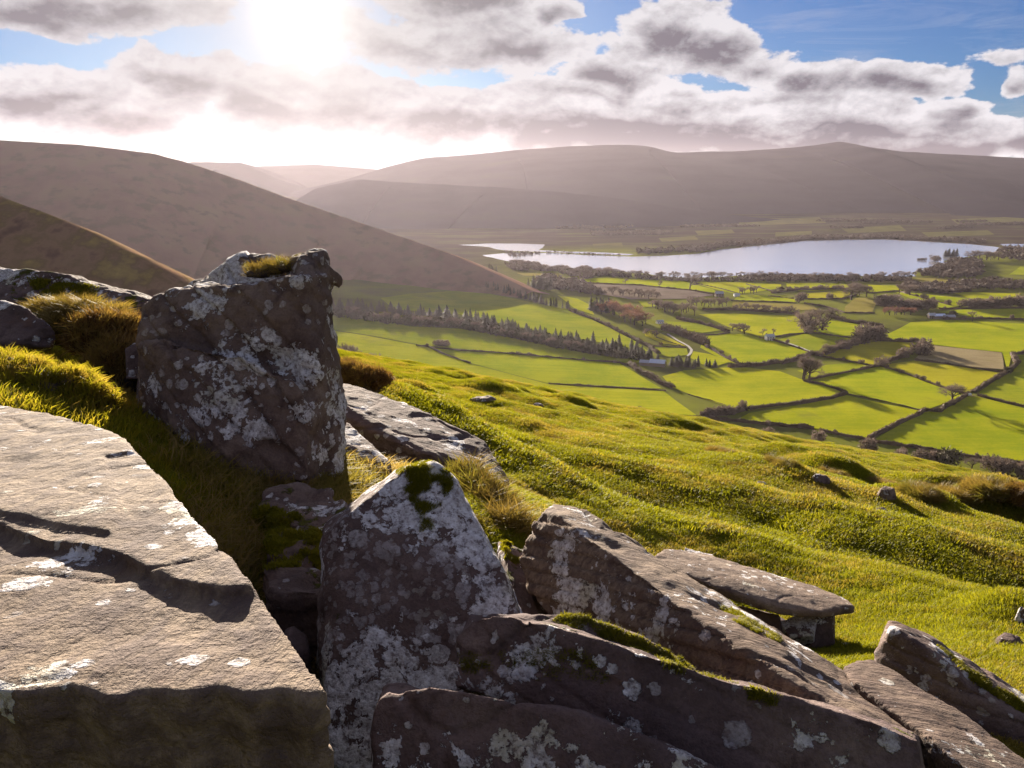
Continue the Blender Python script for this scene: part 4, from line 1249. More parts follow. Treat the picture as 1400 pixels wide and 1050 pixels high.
clump('dry_grass_clump', [(655, 690, 4.6), (672, 712, 4.4), (690, 738, 4.1), (640, 672, 4.8)], 380, DRY, 0.5, 1.1, 'straw coloured dry grass clump behind the central upright slab', 'grass clump', 0.12, 0.12, 5)
clump('dry_grass_clump', [(355, 374, 4.15), (375, 369, 4.2), (395, 366, 4.15)], 110, DRY, 0.2, 0.45, 'dry grass growing in the hollow on top of the great boulder', 'grass clump', 0.07, 0.025, 6)
for k, (px, py, s_, w_) in enumerate([(1250, 668, 1.0, 0.3), (1300, 672, 1.2, 0.35), (1345, 662, 1.3, 0.4), (1385, 668, 1.6, 0.45), (1200, 655, .9, .3), (1130, 640, .8, .3), (1060, 628, .8, .25), (980, 612, .8, .3)]):
    g_ = ground_at(px, py + 6)
    r = ray(px, py + 6)
    yy = g_[1]
    clump('grass_tussock', [(px, py + 9, yy), (px + 14, py + 13, yy * 0.98)], 420, DRY if k != 3 else SPRIG, s_ * .6, s_ * 1.2,
          ['tawny tussock left of the big tussock group on the right brow', 'tawny tussock in the middle of the right brow', 'broad golden tussock second from the right end of the brow', 'large rusty tussock at the right end of the brow', 'small tussock above the leaning stone on the brow', 'low tussock on the brow above the whitish stone', 'faint tussock on the brow below the row of field bushes', 'small tussock at the left start of the tussocky brow'][k], 'tussock', w_ * .75, w_ * 0.3, 7 + k)


# ------------------------------------------------------------------ moss cushions on rock tops
MOSS = tuft('moss_tuft', 40, 0.013, 0.0075, 0.002, 1.0, MAT['mossy'], 31)


def moss(rock_label_word, poly, n, seed, smin=0.6, smax=1.3):
    rg = np.random.default_rng(seed)
    pts, rots = [], []
    xs, ys = [p[0] for p in poly], [p[1] for p in poly]

    def inside(x, y):
        c_ = False
        for i in range(len(poly)):
            (x1, y1), (x2, y2) = poly[i], poly[i - 1]
            if (y1 > y) != (y2 > y) and x < (x2 - x1) * (y - y1) / (y2 - y1) + x1:
                c_ = not c_
        return c_
    tries = 0
    par = next(o for o in bpy.data.objects if rock_label_word in o.get('label', ''))
    bvh = BVHTree.FromPolygons([v_.co for v_ in par.data.vertices], [p_.vertices[:] for p_ in par.data.polygons])
    eye = Vector((0, 0, CAMZ)) - par.location
    while len(pts) < n and tries < n * 12:
        tries += 1
        x, y = rg.uniform(min(xs), max(xs)), rg.uniform(min(ys), max(ys))
        if not inside(x, y):
            continue
        loc, nr_, _, _ = bvh.ray_cast(eye, Vector(ray(x, y)).normalized())
        if loc is None:
            continue
        loc = loc + par.location
        if fbm(np.array([[loc.x * 14, loc.y * 14, loc.z * 14]]), 2)[0] < -0.05:
            continue
        pts.append(tuple(loc - nr_ * 0.004))
        e_ = (nr_ + Vector((0, 0, 0.5))).to_track_quat('Z', 'Y').to_euler()
        rots.append((e_.x, e_.y, e_.z))
    if pts:
        scatter('moss', pts, rots, rg.uniform(smin, smax, len(pts)), MOSS, None, par, 'stuff')


bpy.context.view_layer.update()
moss('yellow moss along', [(745, 838), (800, 842), (900, 884), (960, 914), (1000, 932), (1060, 952), (1060, 960), (960, 926), (850, 880), (760, 850)], 520, 1)
moss('yellow moss along', [(690, 900), (740, 880), (800, 890), (840, 930), (790, 925), (700, 930)], 220, 2, .5, .9)
moss('yellow moss along', [(630, 890), (690, 890), (690, 920), (635, 920)], 120, 22, .5, .9)
moss('pale lichen and a mossy tip', [(540, 632), (575, 626), (605, 632), (618, 660), (600, 690), (575, 700), (560, 680)], 700, 3, .7, 1.3)
moss('pale lichen and a mossy tip', [(575, 700), (592, 700), (590, 760), (578, 760)], 90, 33, .6, 1.0)
moss('purple broken flat rock', [(350, 690), (400, 700), (445, 735), (440, 775), (360, 775)], 900, 4, .9, 2.2)
moss('long tilted slab', [(985, 830), (1010, 838), (1065, 870), (1060, 876), (1010, 852)], 240, 5, .8, 1.6)
moss('dark lichen-spotted block', [(1280, 880), (1330, 918), (1400, 962), (1400, 975), (1330, 930)], 500, 6, 1.0, 2.0)
moss('long low mossy rock', [(40, 380), (130, 392), (130, 420), (60, 410)], 350, 7, 1.5, 3.0)
moss('mossy dark boulder', [(685, 735), (740, 765), (720, 780), (690, 760)], 250, 8, .8, 1.6)


# ------------------------------------------------------------------ trees
class TM:
    def __init__(self):
        self.v, self.f = [], []

    def limb(self, a, b_, ra, rb, k=5):
        a, b_ = np.array(a, float), np.array(b_, float)
        d_ = b_ - a
        d_ /= np.linalg.norm(d_) + 1e-9
        u = np.cross(d_, [0.3, 0.9, 0.2])
        u /= np.linalg.norm(u)
        w = np.cross(d_, u)
        i0 = len(self.v)
        for (c_, r_) in ((a, ra), (b_, rb)):
            for j in range(k):
                th = 6.283 * j / k
                self.v.append(c_ + r_ * (math.cos(th) * u + math.sin(th) * w))
        for j in range(k):
            self.f.append((i0 + j, i0 + (j + 1) % k, i0 + k + (j + 1) % k, i0 + k + j))

    def tri(self, a, b_, c_):
        i = len(self.v)
        self.v += [a, b_, c_]
        self.f.append((i, i + 1, i + 2))

    def build(self, name):
        return mesh(name, self.v, [tuple(f_) for f_ in self.f])


def bare_tree(seed, h, spread, trunks=1, dens=1.0, shrubby=False):
    rg = np.random.default_rng(seed)
    tr, cr = TM(), TM()

    def twigs(p, d_, n, L_):
        for _ in range(n):
            e = d_ * 0.6 + rg.normal(size=3) * 0.65 + np.array([0, 0, 0.15])
            e /= np.linalg.norm(e)
            o_ = p + rg.normal(size=3) * 0.12 * L_
            ll = L_ * rg.uniform(0.5, 1.2)
            w = np.cross(e, rg.normal(size=3))
            w = w / np.linalg.norm(w) * rg.uniform(0.02, 0.05) * (h / 11)
            cr.tri(o_ - w, o_ + w, o_ + e * ll)

    def grow_(p, d_, L_, r_, lev):
        q_ = p + d_ * L_
        tr.limb(p, q_, r_, r_ * 0.62, 5 if lev < 2 else 3)
        if lev >= 3:
            twigs(q_, d_, int(15 * dens), h * 0.12)
            twigs(p + d_ * L_ * .5, d_, int(9 * dens), h * 0.11)
            return
        for _ in range(5 if lev == 0 else 3):
            e = d_ * 0.75 + rg.normal(size=3) * np.array([spread, spread, 0.5]) * 0.75 + np.array([0, 0, 0.30])
            e /= np.linalg.norm(e)
            grow_(q_ - d_ * L_ * rg.uniform(0, 0.55 if lev == 0 else 0.35), e, L_ * (rg.uniform(0.55, 0.75) if lev == 0 else rg.uniform(0.55, 0.9)), r_ * 0.55, lev + 1)

    for k in range(trunks):
        p0 = np.array([rg.uniform(-1, 1), rg.uniform(-1, 1), 0]) * (0.18 * h if trunks > 1 else 0)
        d0 = np.array([rg.normal() * 0.08, rg.normal() * 0.08, 1.0])
        if shrubby:
            d0 = np.array([rg.normal() * 0.5, rg.normal() * 0.5, 1.0])
        d0 /= np.linalg.norm(d0)
        grow_(p0 - d0 * 0.3, d0, h * (0.14 if shrubby else 0.34), h * 0.028 if not shrubby else h * 0.02, 0)
    return tr.build('trunk'), cr.build('crown'), 0


def fit(tr, cr, h):
    z = max(v_.co.z for v_ in cr.vertices)
    for me in (tr, cr):
        for v_ in me.vertices:
            v_.co *= h / z
    return tr, cr


def conifer(seed, h):
    rg = np.random.default_rng(seed)
    tr, cr = TM(), TM()
    tr.limb((0, 0, -0.5), (0, 0, h * 0.95), h * 0.018, h * 0.004, 5)
    for i in range(15):
        u = i / 14
        z = h * (0.10 + 0.88 * u)
        rad = h * (0.20 * (1 - u) ** 0.8 + 0.012)
        for j in range(15):
            a = rg.uniform(0, 6.283)
            rr = rad * rg.uniform(0.7, 1.2)
            d_ = np.array([math.cos(a), math.sin(a), 0])
            s_ = np.array([-math.sin(a), math.cos(a), 0]) * rr * 0.34
            z0 = z + h * 0.035
            tip = d_ * rr + np.array([0, 0, z - h * 0.045 * rg.uniform(0, 1.5)])
            mid = d_ * rr * 0.5
            cr.tri(np.array([0, 0, z0]), mid + s_ + [0, 0, z - h * .01], tip)
            cr.tri(np.array([0, 0, z0]), tip, mid - s_ + [0, 0, z - h * .01])
    return tr.build('trunk'), cr.build('crown')


def bush(seed, h, w):
    rg = np.random.default_rng(seed)
    tr, cr = TM(), TM()
    for k in range(7):
        a = rg.uniform(0, 6.283)
        tr.limb((0, 0, -0.3), (math.cos(a) * w * .3, math.sin(a) * w * .3, h * rg.uniform(0.5, 0.85)), h * .02, h * .008, 3)
    lob = [(np.array([rg.uniform(-.3, .3) * w, rg.uniform(-.3, .3) * w, h * rg.uniform(0.3, 0.62)]), h * rg.uniform(0.26, 0.4)) for _ in range(6)]
    for _ in range(620):
        c_, r_ = lob[rg.integers(len(lob))]
        d_ = rg.normal(size=3)
        d_ /= np.linalg.norm(d_)
        p_ = c_ + d_ * np.array([w * .34, w * .34, r_]) * rg.uniform(0.45, 1.08)
        if p_[2] < 0.03 * h:
            p_[2] = 0.03 * h
        e = rg.normal(size=3) * .7 + d_
        e /= np.linalg.norm(e)
        s_ = np.cross(e, rg.normal(size=3))
        s_ = s_ / np.linalg.norm(s_) * h * rg.uniform(0.025, 0.06)
        cr.tri(p_ - s_, p_ + s_, p_ + e * h * 0.17)
    return tr.build('stems'), cr.build('crown')


def proto(pair, mt, mc):
    a, b_ = pair
    a.materials.append(MAT[mt])
    b_.materials.append(MAT[mc])
    return a, b_


PROTO = {'bare': [], 'red': [], 'clump': [], 'conifer': [], 'bush': [], 'darkbush': []}
for s_ in range(4):
    tr_, cr_, _ = bare_tree(100 + s_, 11, 1.0)
    PROTO['bare'].append(proto(fit(tr_, cr_, 10.0), 'bark', 'twig'))
for s_ in range(2):
    tr_, cr_, _ = bare_tree(120 + s_, 11, 0.8, 1, 1.3)
    PROTO['red'].append(proto(fit(tr_, cr_, 10.0), 'bark', 'redtwig'))
tr_, cr_, _ = bare_tree(130, 11, 0.55, 4, 0.8)
PROTO['clump'].append(proto(fit(tr_, cr_, 10.0), 'bark', 'twig'))
for s_ in range(3):
    PROTO['conifer'].append(proto(conifer(140 + s_, 10.0), 'bark', 'conifer'))
for s_ in range(3):
    PROTO['bush'].append(proto(bush(150 + s_, 10.0, 13.0), 'bark', 'twig'))
for s_ in range(2):
    PROTO['darkbush'].append(proto(bush(160 + s_, 10.0, 10.0), 'bark', 'conifer'))
NAME = {'bare': 'bare_tree', 'red': 'bare_tree', 'clump': 'bare_tree', 'conifer': 'conifer', 'bush': 'bush', 'darkbush': 'bush'}
CAT = {'bare': 'tree', 'red': 'tree', 'clump': 'tree', 'conifer': 'conifer', 'bush': 'bush', 'darkbush': 'bush'}


def plant(kind, px, py, hpx, label, group=None, wide=1.0, pos=None):
    p = drop(px, py) if pos is None else pos
    dist = np.linalg.norm(p - np.array([0, 0, CAMZ]))
    hm = hpx * dist / F
    tr_, cr_ = random.choice(PROTO[kind])
    root = empty(NAME[kind], tuple(p - np.array([0, 0, 0.1])))
    root.rotation_euler = (0, 0, random.uniform(0, 6.28))
    k = hm / 10.0
    root.scale = (k * wide, k * wide, k)
    tag(root, label, CAT[kind], group)
    link(tr_.name.split('.')[0], tr_, None, root)
    link('crown', cr_, None, root)
    return root


def along(pts, n, jit=0.0, rows=0.0):
    w = np.array([drop(*p) for p in pts])
    d_ = np.r_[0, np.cumsum(np.linalg.norm(np.diff(w, axis=0), axis=1))]
    out = []
    for k in range(n):
        tt = (k + 0.5 + random.uniform(-.4, .4)) / n * d_[-1]
        p = np.array([np.interp(tt, d_, w[:, i]) for i in range(3)])
        p[0] += random.uniform(-jit, jit)
        p[1] += random.uniform(-jit, jit) + random.uniform(0, rows)
        p[2] = float(valley_z(p[0], p[1]))
        out.append(p)
    return out


ORD = ['first', 'second', 'third', 'fourth', 'fifth', 'sixth', 'seventh', 'eighth', 'ninth', 'tenth', 'eleventh', 'twelfth', 'thirteenth', 'fourteenth', 'fifteenth',
       'sixteenth', 'seventeenth', 'eighteenth', 'nineteenth', 'twentieth', 'twenty-first', 'twenty-second', 'twenty-third', 'twenty-fourth']


def row(kind, pts, n, hmin, hmax, label, group, jit=3.0, rows=0.0, wide=1.0):
    """a line of plants; each is described by its height and its place along the line"""
    ps = sorted(along(pts, n, jit, rows), key=lambda p: p[0] / p[1])
    hs = [random.uniform(hmin, hmax) for _ in ps]
    for i, (p, h_) in enumerate(zip(ps, hs)):
        if n == 1:
            lab = label
        elif n <= 24:
            lab = ('leftmost' if i == 0 else 'rightmost' if i == n - 1 else ORD[i] + ' from left') + ', ' + label
        else:
            k = (h_ - hmin) / (hmax - hmin)
            lab = ('shorter ' if k < 0.34 else 'taller ' if k > 0.66 else '') + label + ', ' + ['left end', 'left of middle', 'middle', 'right of middle', 'right end'][min(4, i * 5 // n)]
        plant(kind, 0, 0, h_, lab, group, wide * random.uniform(0.7, 1.3), p)


# ------------------------------------------------------------------ hedges
def hedge(pts, hm, wm, label, seed=0, shaggy=1.0):
    line = wiggle([drop(*p) for p in pts], False, 1.2, 2.4, seed)
    z = valley_z(line[:, 0], line[:, 1])
    T = np.gradient(line, axis=0)
    T /= np.linalg.norm(T, axis=1)[:, None] + 1e-9
    N = np.stack([-T[:, 1], T[:, 0]], 1)
    n = len(line)
    prof = [(-1.0, -0.1), (-1.05, 0.45), (-0.75, 0.85), (-0.1, 1.0), (0.6, 0.9), (1.05, 0.5), (1.0, -0.1)]
    s_ = np.arange(n) * 0.9
    hvar = hm * (1 + 0.75 * perlin(np.stack([s_ * 0.35, s_ * 0, np.full(n, seed + .3)], 1)) + 0.5 * perlin(np.stack([s_ * 0.07, s_ * 0, np.full(n, seed + 7.3)], 1)))
    rows = []
    for (a, b_) in prof:
        k = 1 + 0.5 * perlin(np.stack([s_ * 0.6, np.full(n, a * 3.1), np.full(n, b_ * 3 + seed)], 1))
        xy = line + N * (a * wm / 2 * k)[:, None]
        rows.append(np.c_[xy, z + b_ * hvar * (k if b_ > 0 else 1)])
    v_ = np.array(rows).transpose(1, 0, 2)
    o = link('hedge', None) if False else None
    verts = v_.reshape(-1, 3)
    faces = [tuple(f_) for f_ in grid_faces(n, len(prof))]
    rg = np.random.default_rng(int(seed * 10) + 900)
    m_ = int(n * 26 * shaggy)
    i_ = rg.integers(0, n, m_)
    c_ = verts[i_ * len(prof) + rg.integers(1, len(prof) - 1, m_)]
    d_ = rg.normal(size=(m_, 3)) * [0.7, 0.7, 0.5] + [0, 0, 0.9]
    d_ /= np.linalg.norm(d_, axis=1)[:, None]
    w_ = np.cross(d_, rg.normal(size=(m_, 3)))
    w_ /= np.linalg.norm(w_, axis=1)[:, None]
    ln = hm * rg.uniform(0.2, 0.7, m_)[:, None]
    k0 = len(verts)
    tri = np.stack([c_ - w_ * hm * 0.045, c_ + w_ * hm * 0.045, c_ + d_ * ln], 1).reshape(-1, 3)
    verts = np.concatenate([verts, tri])
    faces += [(k0 + 3 * j, k0 + 3 * j + 1, k0 + 3 * j + 2) for j in range(m_)]
    c0 = verts.mean(0)
    c0[2] = verts[:, 2].min()
    o = link('hedge', mesh('hedge', verts - c0, faces), MAT['hedge'], None, tuple(c0))
    tag(o, label, 'hedge', 'hedges between the valley fields')
    return o


HEDGES = [
    ([(1023, 561), (1060, 556), (1100, 551), (1137, 545), (1157, 538)], 4.2, 4, 'thick dark hedge rising from left to right between the two bright central fields'),
    ([(1101, 522), (1126, 527), (1143, 532), (1157, 538)], 3.6, 3.5, 'short hedge from the many-stemmed tree down to the corner of the bright field'),
    ([(1106, 520), (1141, 513), (1177, 506), (1204, 500)], 3.8, 3.5, 'dark hedge running right and up from the many-stemmed tree'),
    ([(1160, 539), (1200, 548), (1229, 554), (1260, 561)], 1.6, 1.5, 'thin low hedge line between the two large lime fields'),
    ([(1186, 600), (1207, 590), (1229, 579), (1254, 569), (1264, 562)], 4.2, 4, 'dark hedge climbing from the lower bush row to the field corner at the right'),
    ([(1264, 562), (1286, 564), (1291, 557), (1309, 549), (1323, 540)], 4.0, 4, 'crooked hedge passing below the lone spreading tree'),
    ([(1331, 537), (1357, 521), (1376, 511), (1390, 498), (1384, 485), (1410, 483), (1500, 487)], 4.8, 5, 'heavy hedge with a broad shadow bending up to the right edge'),
    ([(1204, 501), (1236, 511), (1271, 524), (1300, 534), (1320, 539)], 3.0, 3, 'straight hedge sloping down to the white gate corner'),
    ([(1336, 541), (1364, 548), (1400, 557), (1500, 580)], 3.2, 3, 'hedge leading right from the white gate corner out of view'),
    ([(1250, 493), (1286, 497), (1321, 503), (1371, 510)], 2.8, 2.6, 'hedge along the lower side of the brown stubble field'),
    ([(1038, 462), (1060, 466), (1084, 474), (1106, 482), (1118, 486), (1141, 491), (1170, 496), (1198, 501)], 2.6, 2.6, 'long hedge slanting down right from the white cottage'),
    ([(996, 503), (1020, 501), (1041, 500), (1063, 496)], 5.5, 6, 'bushy tall hedge left of the gap above the long lime field'),
    ([(1067, 498), (1084, 494), (1106, 486), (1117, 484)], 6.0, 6, 'bushy tall hedge right of the gap above the long lime field'),
    ([(1127, 486), (1144, 478), (1163, 471), (1177, 468)], 7.0, 7, 'tall overgrown hedge climbing to the round trees'),
    ([(1196, 465), (1220, 467), (1240, 468), (1256, 468)], 6.0, 6, 'overgrown hedge right of the round trees'),
    ([(1204, 498), (1220, 493), (1233, 488)], 4.5, 5, 'short bushy hedge below the pair of rounded bushes'),
    ([(1060, 461), (1077, 458), (1098, 456), (1113, 455), (1148, 461), (1167, 463)], 2.4, 2.4, 'low hedge running right from the cottage past the leaning trees'),
    ([(960, 424), (1000, 424), (1057, 427), (1093, 430)], 5.0, 5, 'tree-filled hedge at the top of the field behind the cottage'),
    ([(1130, 433), (1164, 441), (1193, 445), (1206, 447)], 6.0, 7, 'dense dark hedge right of the leaning trees'),
    ([(957, 568), (989, 567), (1017, 560), (1023, 561)], 5.0, 7, 'broad scrubby hedge at the left end of the lower field boundary'),
    ([(873, 559), (891, 567), (924, 574), (953, 573), (989, 575), (1017, 578), (1060, 582), (1112, 587)], 3.6, 3, 'gappy hedge along the lower edge of the fields, left of the gateway'),
    ([(1121, 589), (1150, 595), (1179, 600), (1193, 604), (1257, 614), (1300, 621), (1346, 628), (1400, 634), (1500, 652)], 3.2, 3, 'gappy hedge along the lower edge of the fields, right of the gateway'),
    ([(940, 539), (968, 547), (994, 555)], 1.2, 1.0, 'short isolated hedge line in the left lime field'),
    ([(860, 499), (874, 509), (889, 516), (903, 524), (921, 531)], 5.2, 6, 'bushy hedge descending right from the belt past the barn'),
    ([(750, 525), (800, 528), (860, 531.5), (910, 534.5)], 2.2, 2.2, 'hedge between the two bright left-hand fields, ending below the barn hedge'),
    ([(570, 473), (586, 475), (629, 480), (700, 484), (771, 491), (846, 497), (861, 500)], 2.8, 2.6, 'long hedge along the foot of the conifer belt field'),
    ([(586, 475), (604, 484), (625, 491), (643, 497)], 2.4, 2.4, 'short hedge branching down from the long hedge at the left'),
    ([(779, 425), (803, 434), (824, 443), (860, 461), (889, 475), (902, 485)], 5.0, 5, 'dark hedge slanting down from the upper conifers to the barn'),
    ([(906, 451), (925, 455), (945, 463), (967, 473)], 10.5, 11, 'tall dark evergreen hedge beside the pale lane'),
    ([(926, 436), (955, 442), (980, 449), (996, 455)], 5.5, 6, 'hedge behind the dark evergreen hedge, ending near the winter trees'),
    ([(955, 458), (980, 458), (997, 455)], 2.2, 2.2, 'low hedge below the winter trees left of the cottage'),
    ([(967, 475), (985, 485), (1005, 496), (1012, 499)], 3.2, 3.5, 'hedge continuing the lane side down to the bushy hedge'),
    ([(790, 387), (877, 390.5), (949, 398), (980, 404)], 3.0, 3, 'hedge along the top of the grey ploughed field'),
    ([(952, 388), (985, 395), (1010, 402)], 2.4, 2.4, 'thin hedge slanting across the pale fields near the lake'),
    ([(1000, 411.5), (1050, 413), (1088, 414.5)], 2.6, 2.6, 'low hedge below the small field by the farmhouse'),
    ([(1020, 389), (1050, 397), (1060, 400)], 2.6, 2.6, 'short hedge between lakeside fields'),
    ([(1055, 401), (1090, 397), (1130, 396), (1160, 396)], 3.6, 3.6, 'long hedge across the middle of the lakeside fields'),
    ([(1050, 405), (1085, 409)], 2.6, 2.6, 'short hedge left of the round lakeside tree'),
    ([(1100, 409), (1150, 409), (1170, 404)], 2.8, 2.8, 'hedge passing below the wide bare tree'),
    ([(1100, 415), (1130, 420), (1155, 428), (1195, 428.5)], 3.0, 3.0, 'hedge around the rough tawny paddocks'),
    ([(1230, 399), (1280, 413), (1300, 418)], 3.0, 3.0, 'hedge slanting below the pair of dark trees at the right'),
    ([(1285, 423), (1320, 422), (1400, 421), (1480, 423)], 3.0, 3.5, 'hedge along the far side of the field by the right-hand farm'),
    ([(1290, 437), (1340, 436), (1400, 437), (1480, 440)], 3.0, 3.2, 'hedge along the near side of the field by the right-hand farm'),
    ([(1187, 401), (1230, 398)], 2.6, 2.6, 'short hedge left of the pair of dark trees'),
    ([(889, 474), (915, 475.5), (938, 476)], 2.4, 2.2, 'low hedge left of the lane bend'),
    ([(897, 462), (920, 470), (930, 473)], 2.0, 2.0, 'low hedge above the lane bend'),
]
for k, (pts, hm, wm, lab) in enumerate(HEDGES):
    hedge(pts, hm * 0.72, wm * 0.75, lab, k * 1.7)

# ------------------------------------------------------------------ valley trees
g1_ = 'conifers in the belt under the left hill'
row('conifer', [(440, 428), (532, 440), (629, 446), (700, 460), (771, 476), (843, 488), (890, 492)], 210, 9, 18, 'dark conifer in the long belt below the left hill', g1_, 9, 60, 1.7)
row('bare', [(470, 432), (560, 444), (640, 449), (720, 466), (800, 482)], 40, 10, 16, 'bare tree mixed into the front of the long conifer belt', 'bare trees along the conifer belt', 5, 0)
row('conifer', [(662, 399), (695, 404), (723, 411)], 18, 11, 16, 'dark conifer in the left clump of the upper belt', 'conifers in the left upper clump', 4, 14, 1.2)
row('conifer', [(728, 413), (752, 419), (779, 424)], 17, 10, 15, 'dark conifer in the right clump of the upper belt', 'conifers in the right upper clump', 4, 12, 1.2)
row('conifer', [(648, 380), (668, 382), (676, 378)], 9, 13, 19, 'dark tree at the tip of the left hill', 'trees at the tip of the left hill', 6, 10, 1.3)
row('conifer', [(722, 395), (735, 396), (752, 399)], 10, 15, 22, 'tall dark tree in the group above the upper belt', 'tall dark trees above the upper belt', 6, 15, 1.4)
row('conifer', [(810, 425), (822, 427), (832, 428)], 9, 16, 22, 'dark evergreen left of the reddish wood', 'evergreens left of the reddish wood', 5, 10, 1.4)
row('red', [(828, 430), (848, 436), (868, 444), (880, 448)], 24, 15, 24, 'reddish bare tree in the wood above the barn', 'reddish trees in the wood above the barn', 8, 40, 1.1)
row('conifer', [(920, 501), (935, 503), (958, 503)], 13, 11, 17, 'dark conifer in the thick group right of the barn', 'conifers right of the barn', 4, 10, 1.6)
row('conifer', [(967, 502), (977, 502)], 4, 9, 12, 'dark conifer in the small pair beyond the barn conifers', 'small conifers right of the barn', 2, 3, 1.6)
row('conifer', [(860, 490), (880, 492), (898, 493)], 10, 10, 17, 'dark tree close behind the barn', 'trees behind the barn', 4, 10, 1.4)
row('bare', [(880, 458), (898, 462)], 6, 9, 13, 'small bare tree in the orchard strip below the reddish wood', 'small trees below the reddish wood', 2, 4)
row('bare', [(895, 425), (925, 432), (955, 432)], 20, 10, 16, 'bare tree in the wood above the pale lane', 'bare trees above the lane', 6, 45, 1.2)
row('bare', [(835, 405), (870, 408), (905, 410)], 16, 9, 14, 'bare tree along the lower side of the grey field', 'bare trees below the grey field', 5, 25, 1.2)
row('bare', [(940, 420), (970, 420), (1000, 421)], 13, 10, 15, 'bare tree in the copse below the farmhouse', 'bare trees below the farmhouse', 5, 20, 1.1)
row('bare', [(1000, 424), (1040, 426), (1090, 429)], 22, 7, 12, 'bare tree in the hedge behind the cottage', 'bare trees behind the cottage', 3, 10, 1.2)
row('bare', [(820, 376), (860, 379), (920, 381), (1000, 381)], 36, 6, 11, 'small bare tree on the near shore of the lake', 'bare trees on the near lake shore', 6, 20, 1.2)
row('bare', [(1000, 381), (1060, 382), (1130, 384), (1190, 383), (1245, 381)], 44, 6, 10, 'small bare tree along the right part of the lake shore', 'bare trees right along the lake shore', 6, 40, 1.3)
row('bush', [(700, 361), (740, 367), (790, 371), (830, 373)], 22, 5, 8, 'scrub bush on the left lake shore', 'scrub on the left lake shore', 8, 30, 1.3)
row('bare', [(1010, 403), (1040, 401)], 7, 8, 11, 'small bare tree near the farmhouse', 'small trees near the farmhouse', 4, 8)
row('bush', [(1060, 398), (1100, 397), (1150, 396)], 12, 5, 8, 'round hedge bush in the lakeside fields', 'hedge bushes in the lakeside fields', 3, 4)
plant('bare', 1164, 410, 24, 'wide bare tree standing alone in the middle of the lakeside fields', None, 1.5)
row('bare', [(1168, 404), (1185, 406)], 6, 14, 20, 'bare tree in the grove beside the wide bare tree', 'trees in the grove beside the wide tree', 6, 14, 1.2)
plant('bush', 1092, 414, 14, 'round bushy tree left of the rough paddocks', None, 1.0)
plant('bush', 1134, 409, 9, 'round bush between the small lakeside fields')
plant('bare', 943, 396, 22, 'bare tree with a dark leaning crown in front of the lake, left', None, 1.4)
plant('bare', 855, 389, 9, 'small bare tree in the light green lakeside strip, left one')
plant('bare', 902, 392, 9, 'small bare tree in the light green lakeside strip, right one')
plant('bare', 973, 384, 14, 'rounded bare tree against the lake right of the leaning crown')
plant('bare', 1101, 456, 34, 'leaning bare tree with a thick trunk right of the cottage, left of the pair', None, 1.3)
plant('bare', 1124, 452, 34, 'leaning bare tree with a slanting trunk right of the cottage, right of the pair', None, 1.4)
plant('bush', 1112, 452, 22, 'rounded ivy-clad bush between the two leaning trees')
plant('bush', 1105, 456, 10, 'low bush at the foot of the leaning trees')
plant('clump', 1106, 520, 33, 'many-stemmed bare tree at the corner of the lime fields', None, 1.3)
plant('bare', 1302, 551, 27, 'lone spreading bare tree beside the crooked hedge', None, 1.5)
row('bare', [(1128, 486), (1140, 483)], 4, 12, 15, 'small rounded tree at the lane corner', 'rounded trees at the lane corner', 2, 2, 1.2)
row('bush', [(1145, 479), (1165, 473)], 5, 9, 13, 'tall bush in the overgrown hedge', 'bushes in the overgrown hedge', 3, 3, 0.9)
row('bush', [(1176, 470), (1188, 468), (1200, 466)], 5, 18, 24, 'big rounded bare tree on the overgrown hedge', 'rounded trees on the overgrown hedge', 3, 4, 0.75)
plant('bush', 1204, 500, 13, 'rounded bush at the left end of the short bushy hedge')
plant('bush', 1236, 489, 14, 'rounded bush at the right end of the short bushy hedge')
plant('bush', 1256, 485, 19, 'large rounded bush by the corner of the stubble field', None, 1.0)
plant('bush', 1265, 479, 17, 'tall rounded bush behind the corner of the stubble field', None, 0.9)
plant('darkbush', 1377, 511, 9, 'dark bush at the corner below the stubble field')
plant('bare', 1043, 459, 11, 'bare tree just left of the white cottage')
plant('bare', 1057, 457, 9, 'small bare tree behind the white cottage')
row('bare', [(1000, 452), (1022, 457)], 5, 11, 15, 'winter tree in the row left of the cottage', 'winter trees left of the cottage', 3, 3, 1.2)
row('bush', [(957, 568), (975, 568), (1000, 566)], 7, 10, 13, 'pale scrub bush in the lower hedge', 'scrub bushes in the lower hedge', 2, 3, 0.9)
plant('bush', 1016, 559, 13, 'taller bush at the right end of the lower scrub', None, .8)
plant('bush', 1048, 597, 15, 'rounded bush below the gappy hedge, leftmost of the field bushes', None, .8)
plant('bush', 1061, 599, 9, 'small bush right of the leftmost field bush', None, .8)
plant('bush', 1121, 609, 19, 'upright bush below the gateway in the gappy hedge', None, .75)
plant('bush', 1181, 620, 22, 'spreading bush second in the row of field bushes', None, .8)
plant('bush', 1195, 621, 12, 'pale small bush beside the spreading bush', None, .7)
plant('bush', 1233, 628, 16, 'dark round bush in the middle of the row of field bushes', None, .75)
row('bush', [(1255, 631), (1280, 634)], 3, 15, 18, 'brown bush in the cluster of three left of the dark round evergreen', 'cluster of three field bushes', 1, 1, .75)
plant('darkbush', 1298, 640, 27, 'dark round evergreen bush in the row of field bushes', None, 0.9)
plant('bush', 1284, 636, 17, 'brown bush just left of the dark round evergreen', None, .8)
plant('bare', 1328, 642, 18, 'pale thin bare tree right of the dark round evergreen', None, 1.2)
row('bush', [(1350, 642), (1372, 648), (1398, 654), (1430, 660)], 7, 18, 24, 'brown bush in the group at the right end of the row', 'brown bushes at the right end of the row', 2, 2, .8)
plant('bush', 1222, 640, 13, 'low reddish bush rising behind the brow', None, .8)
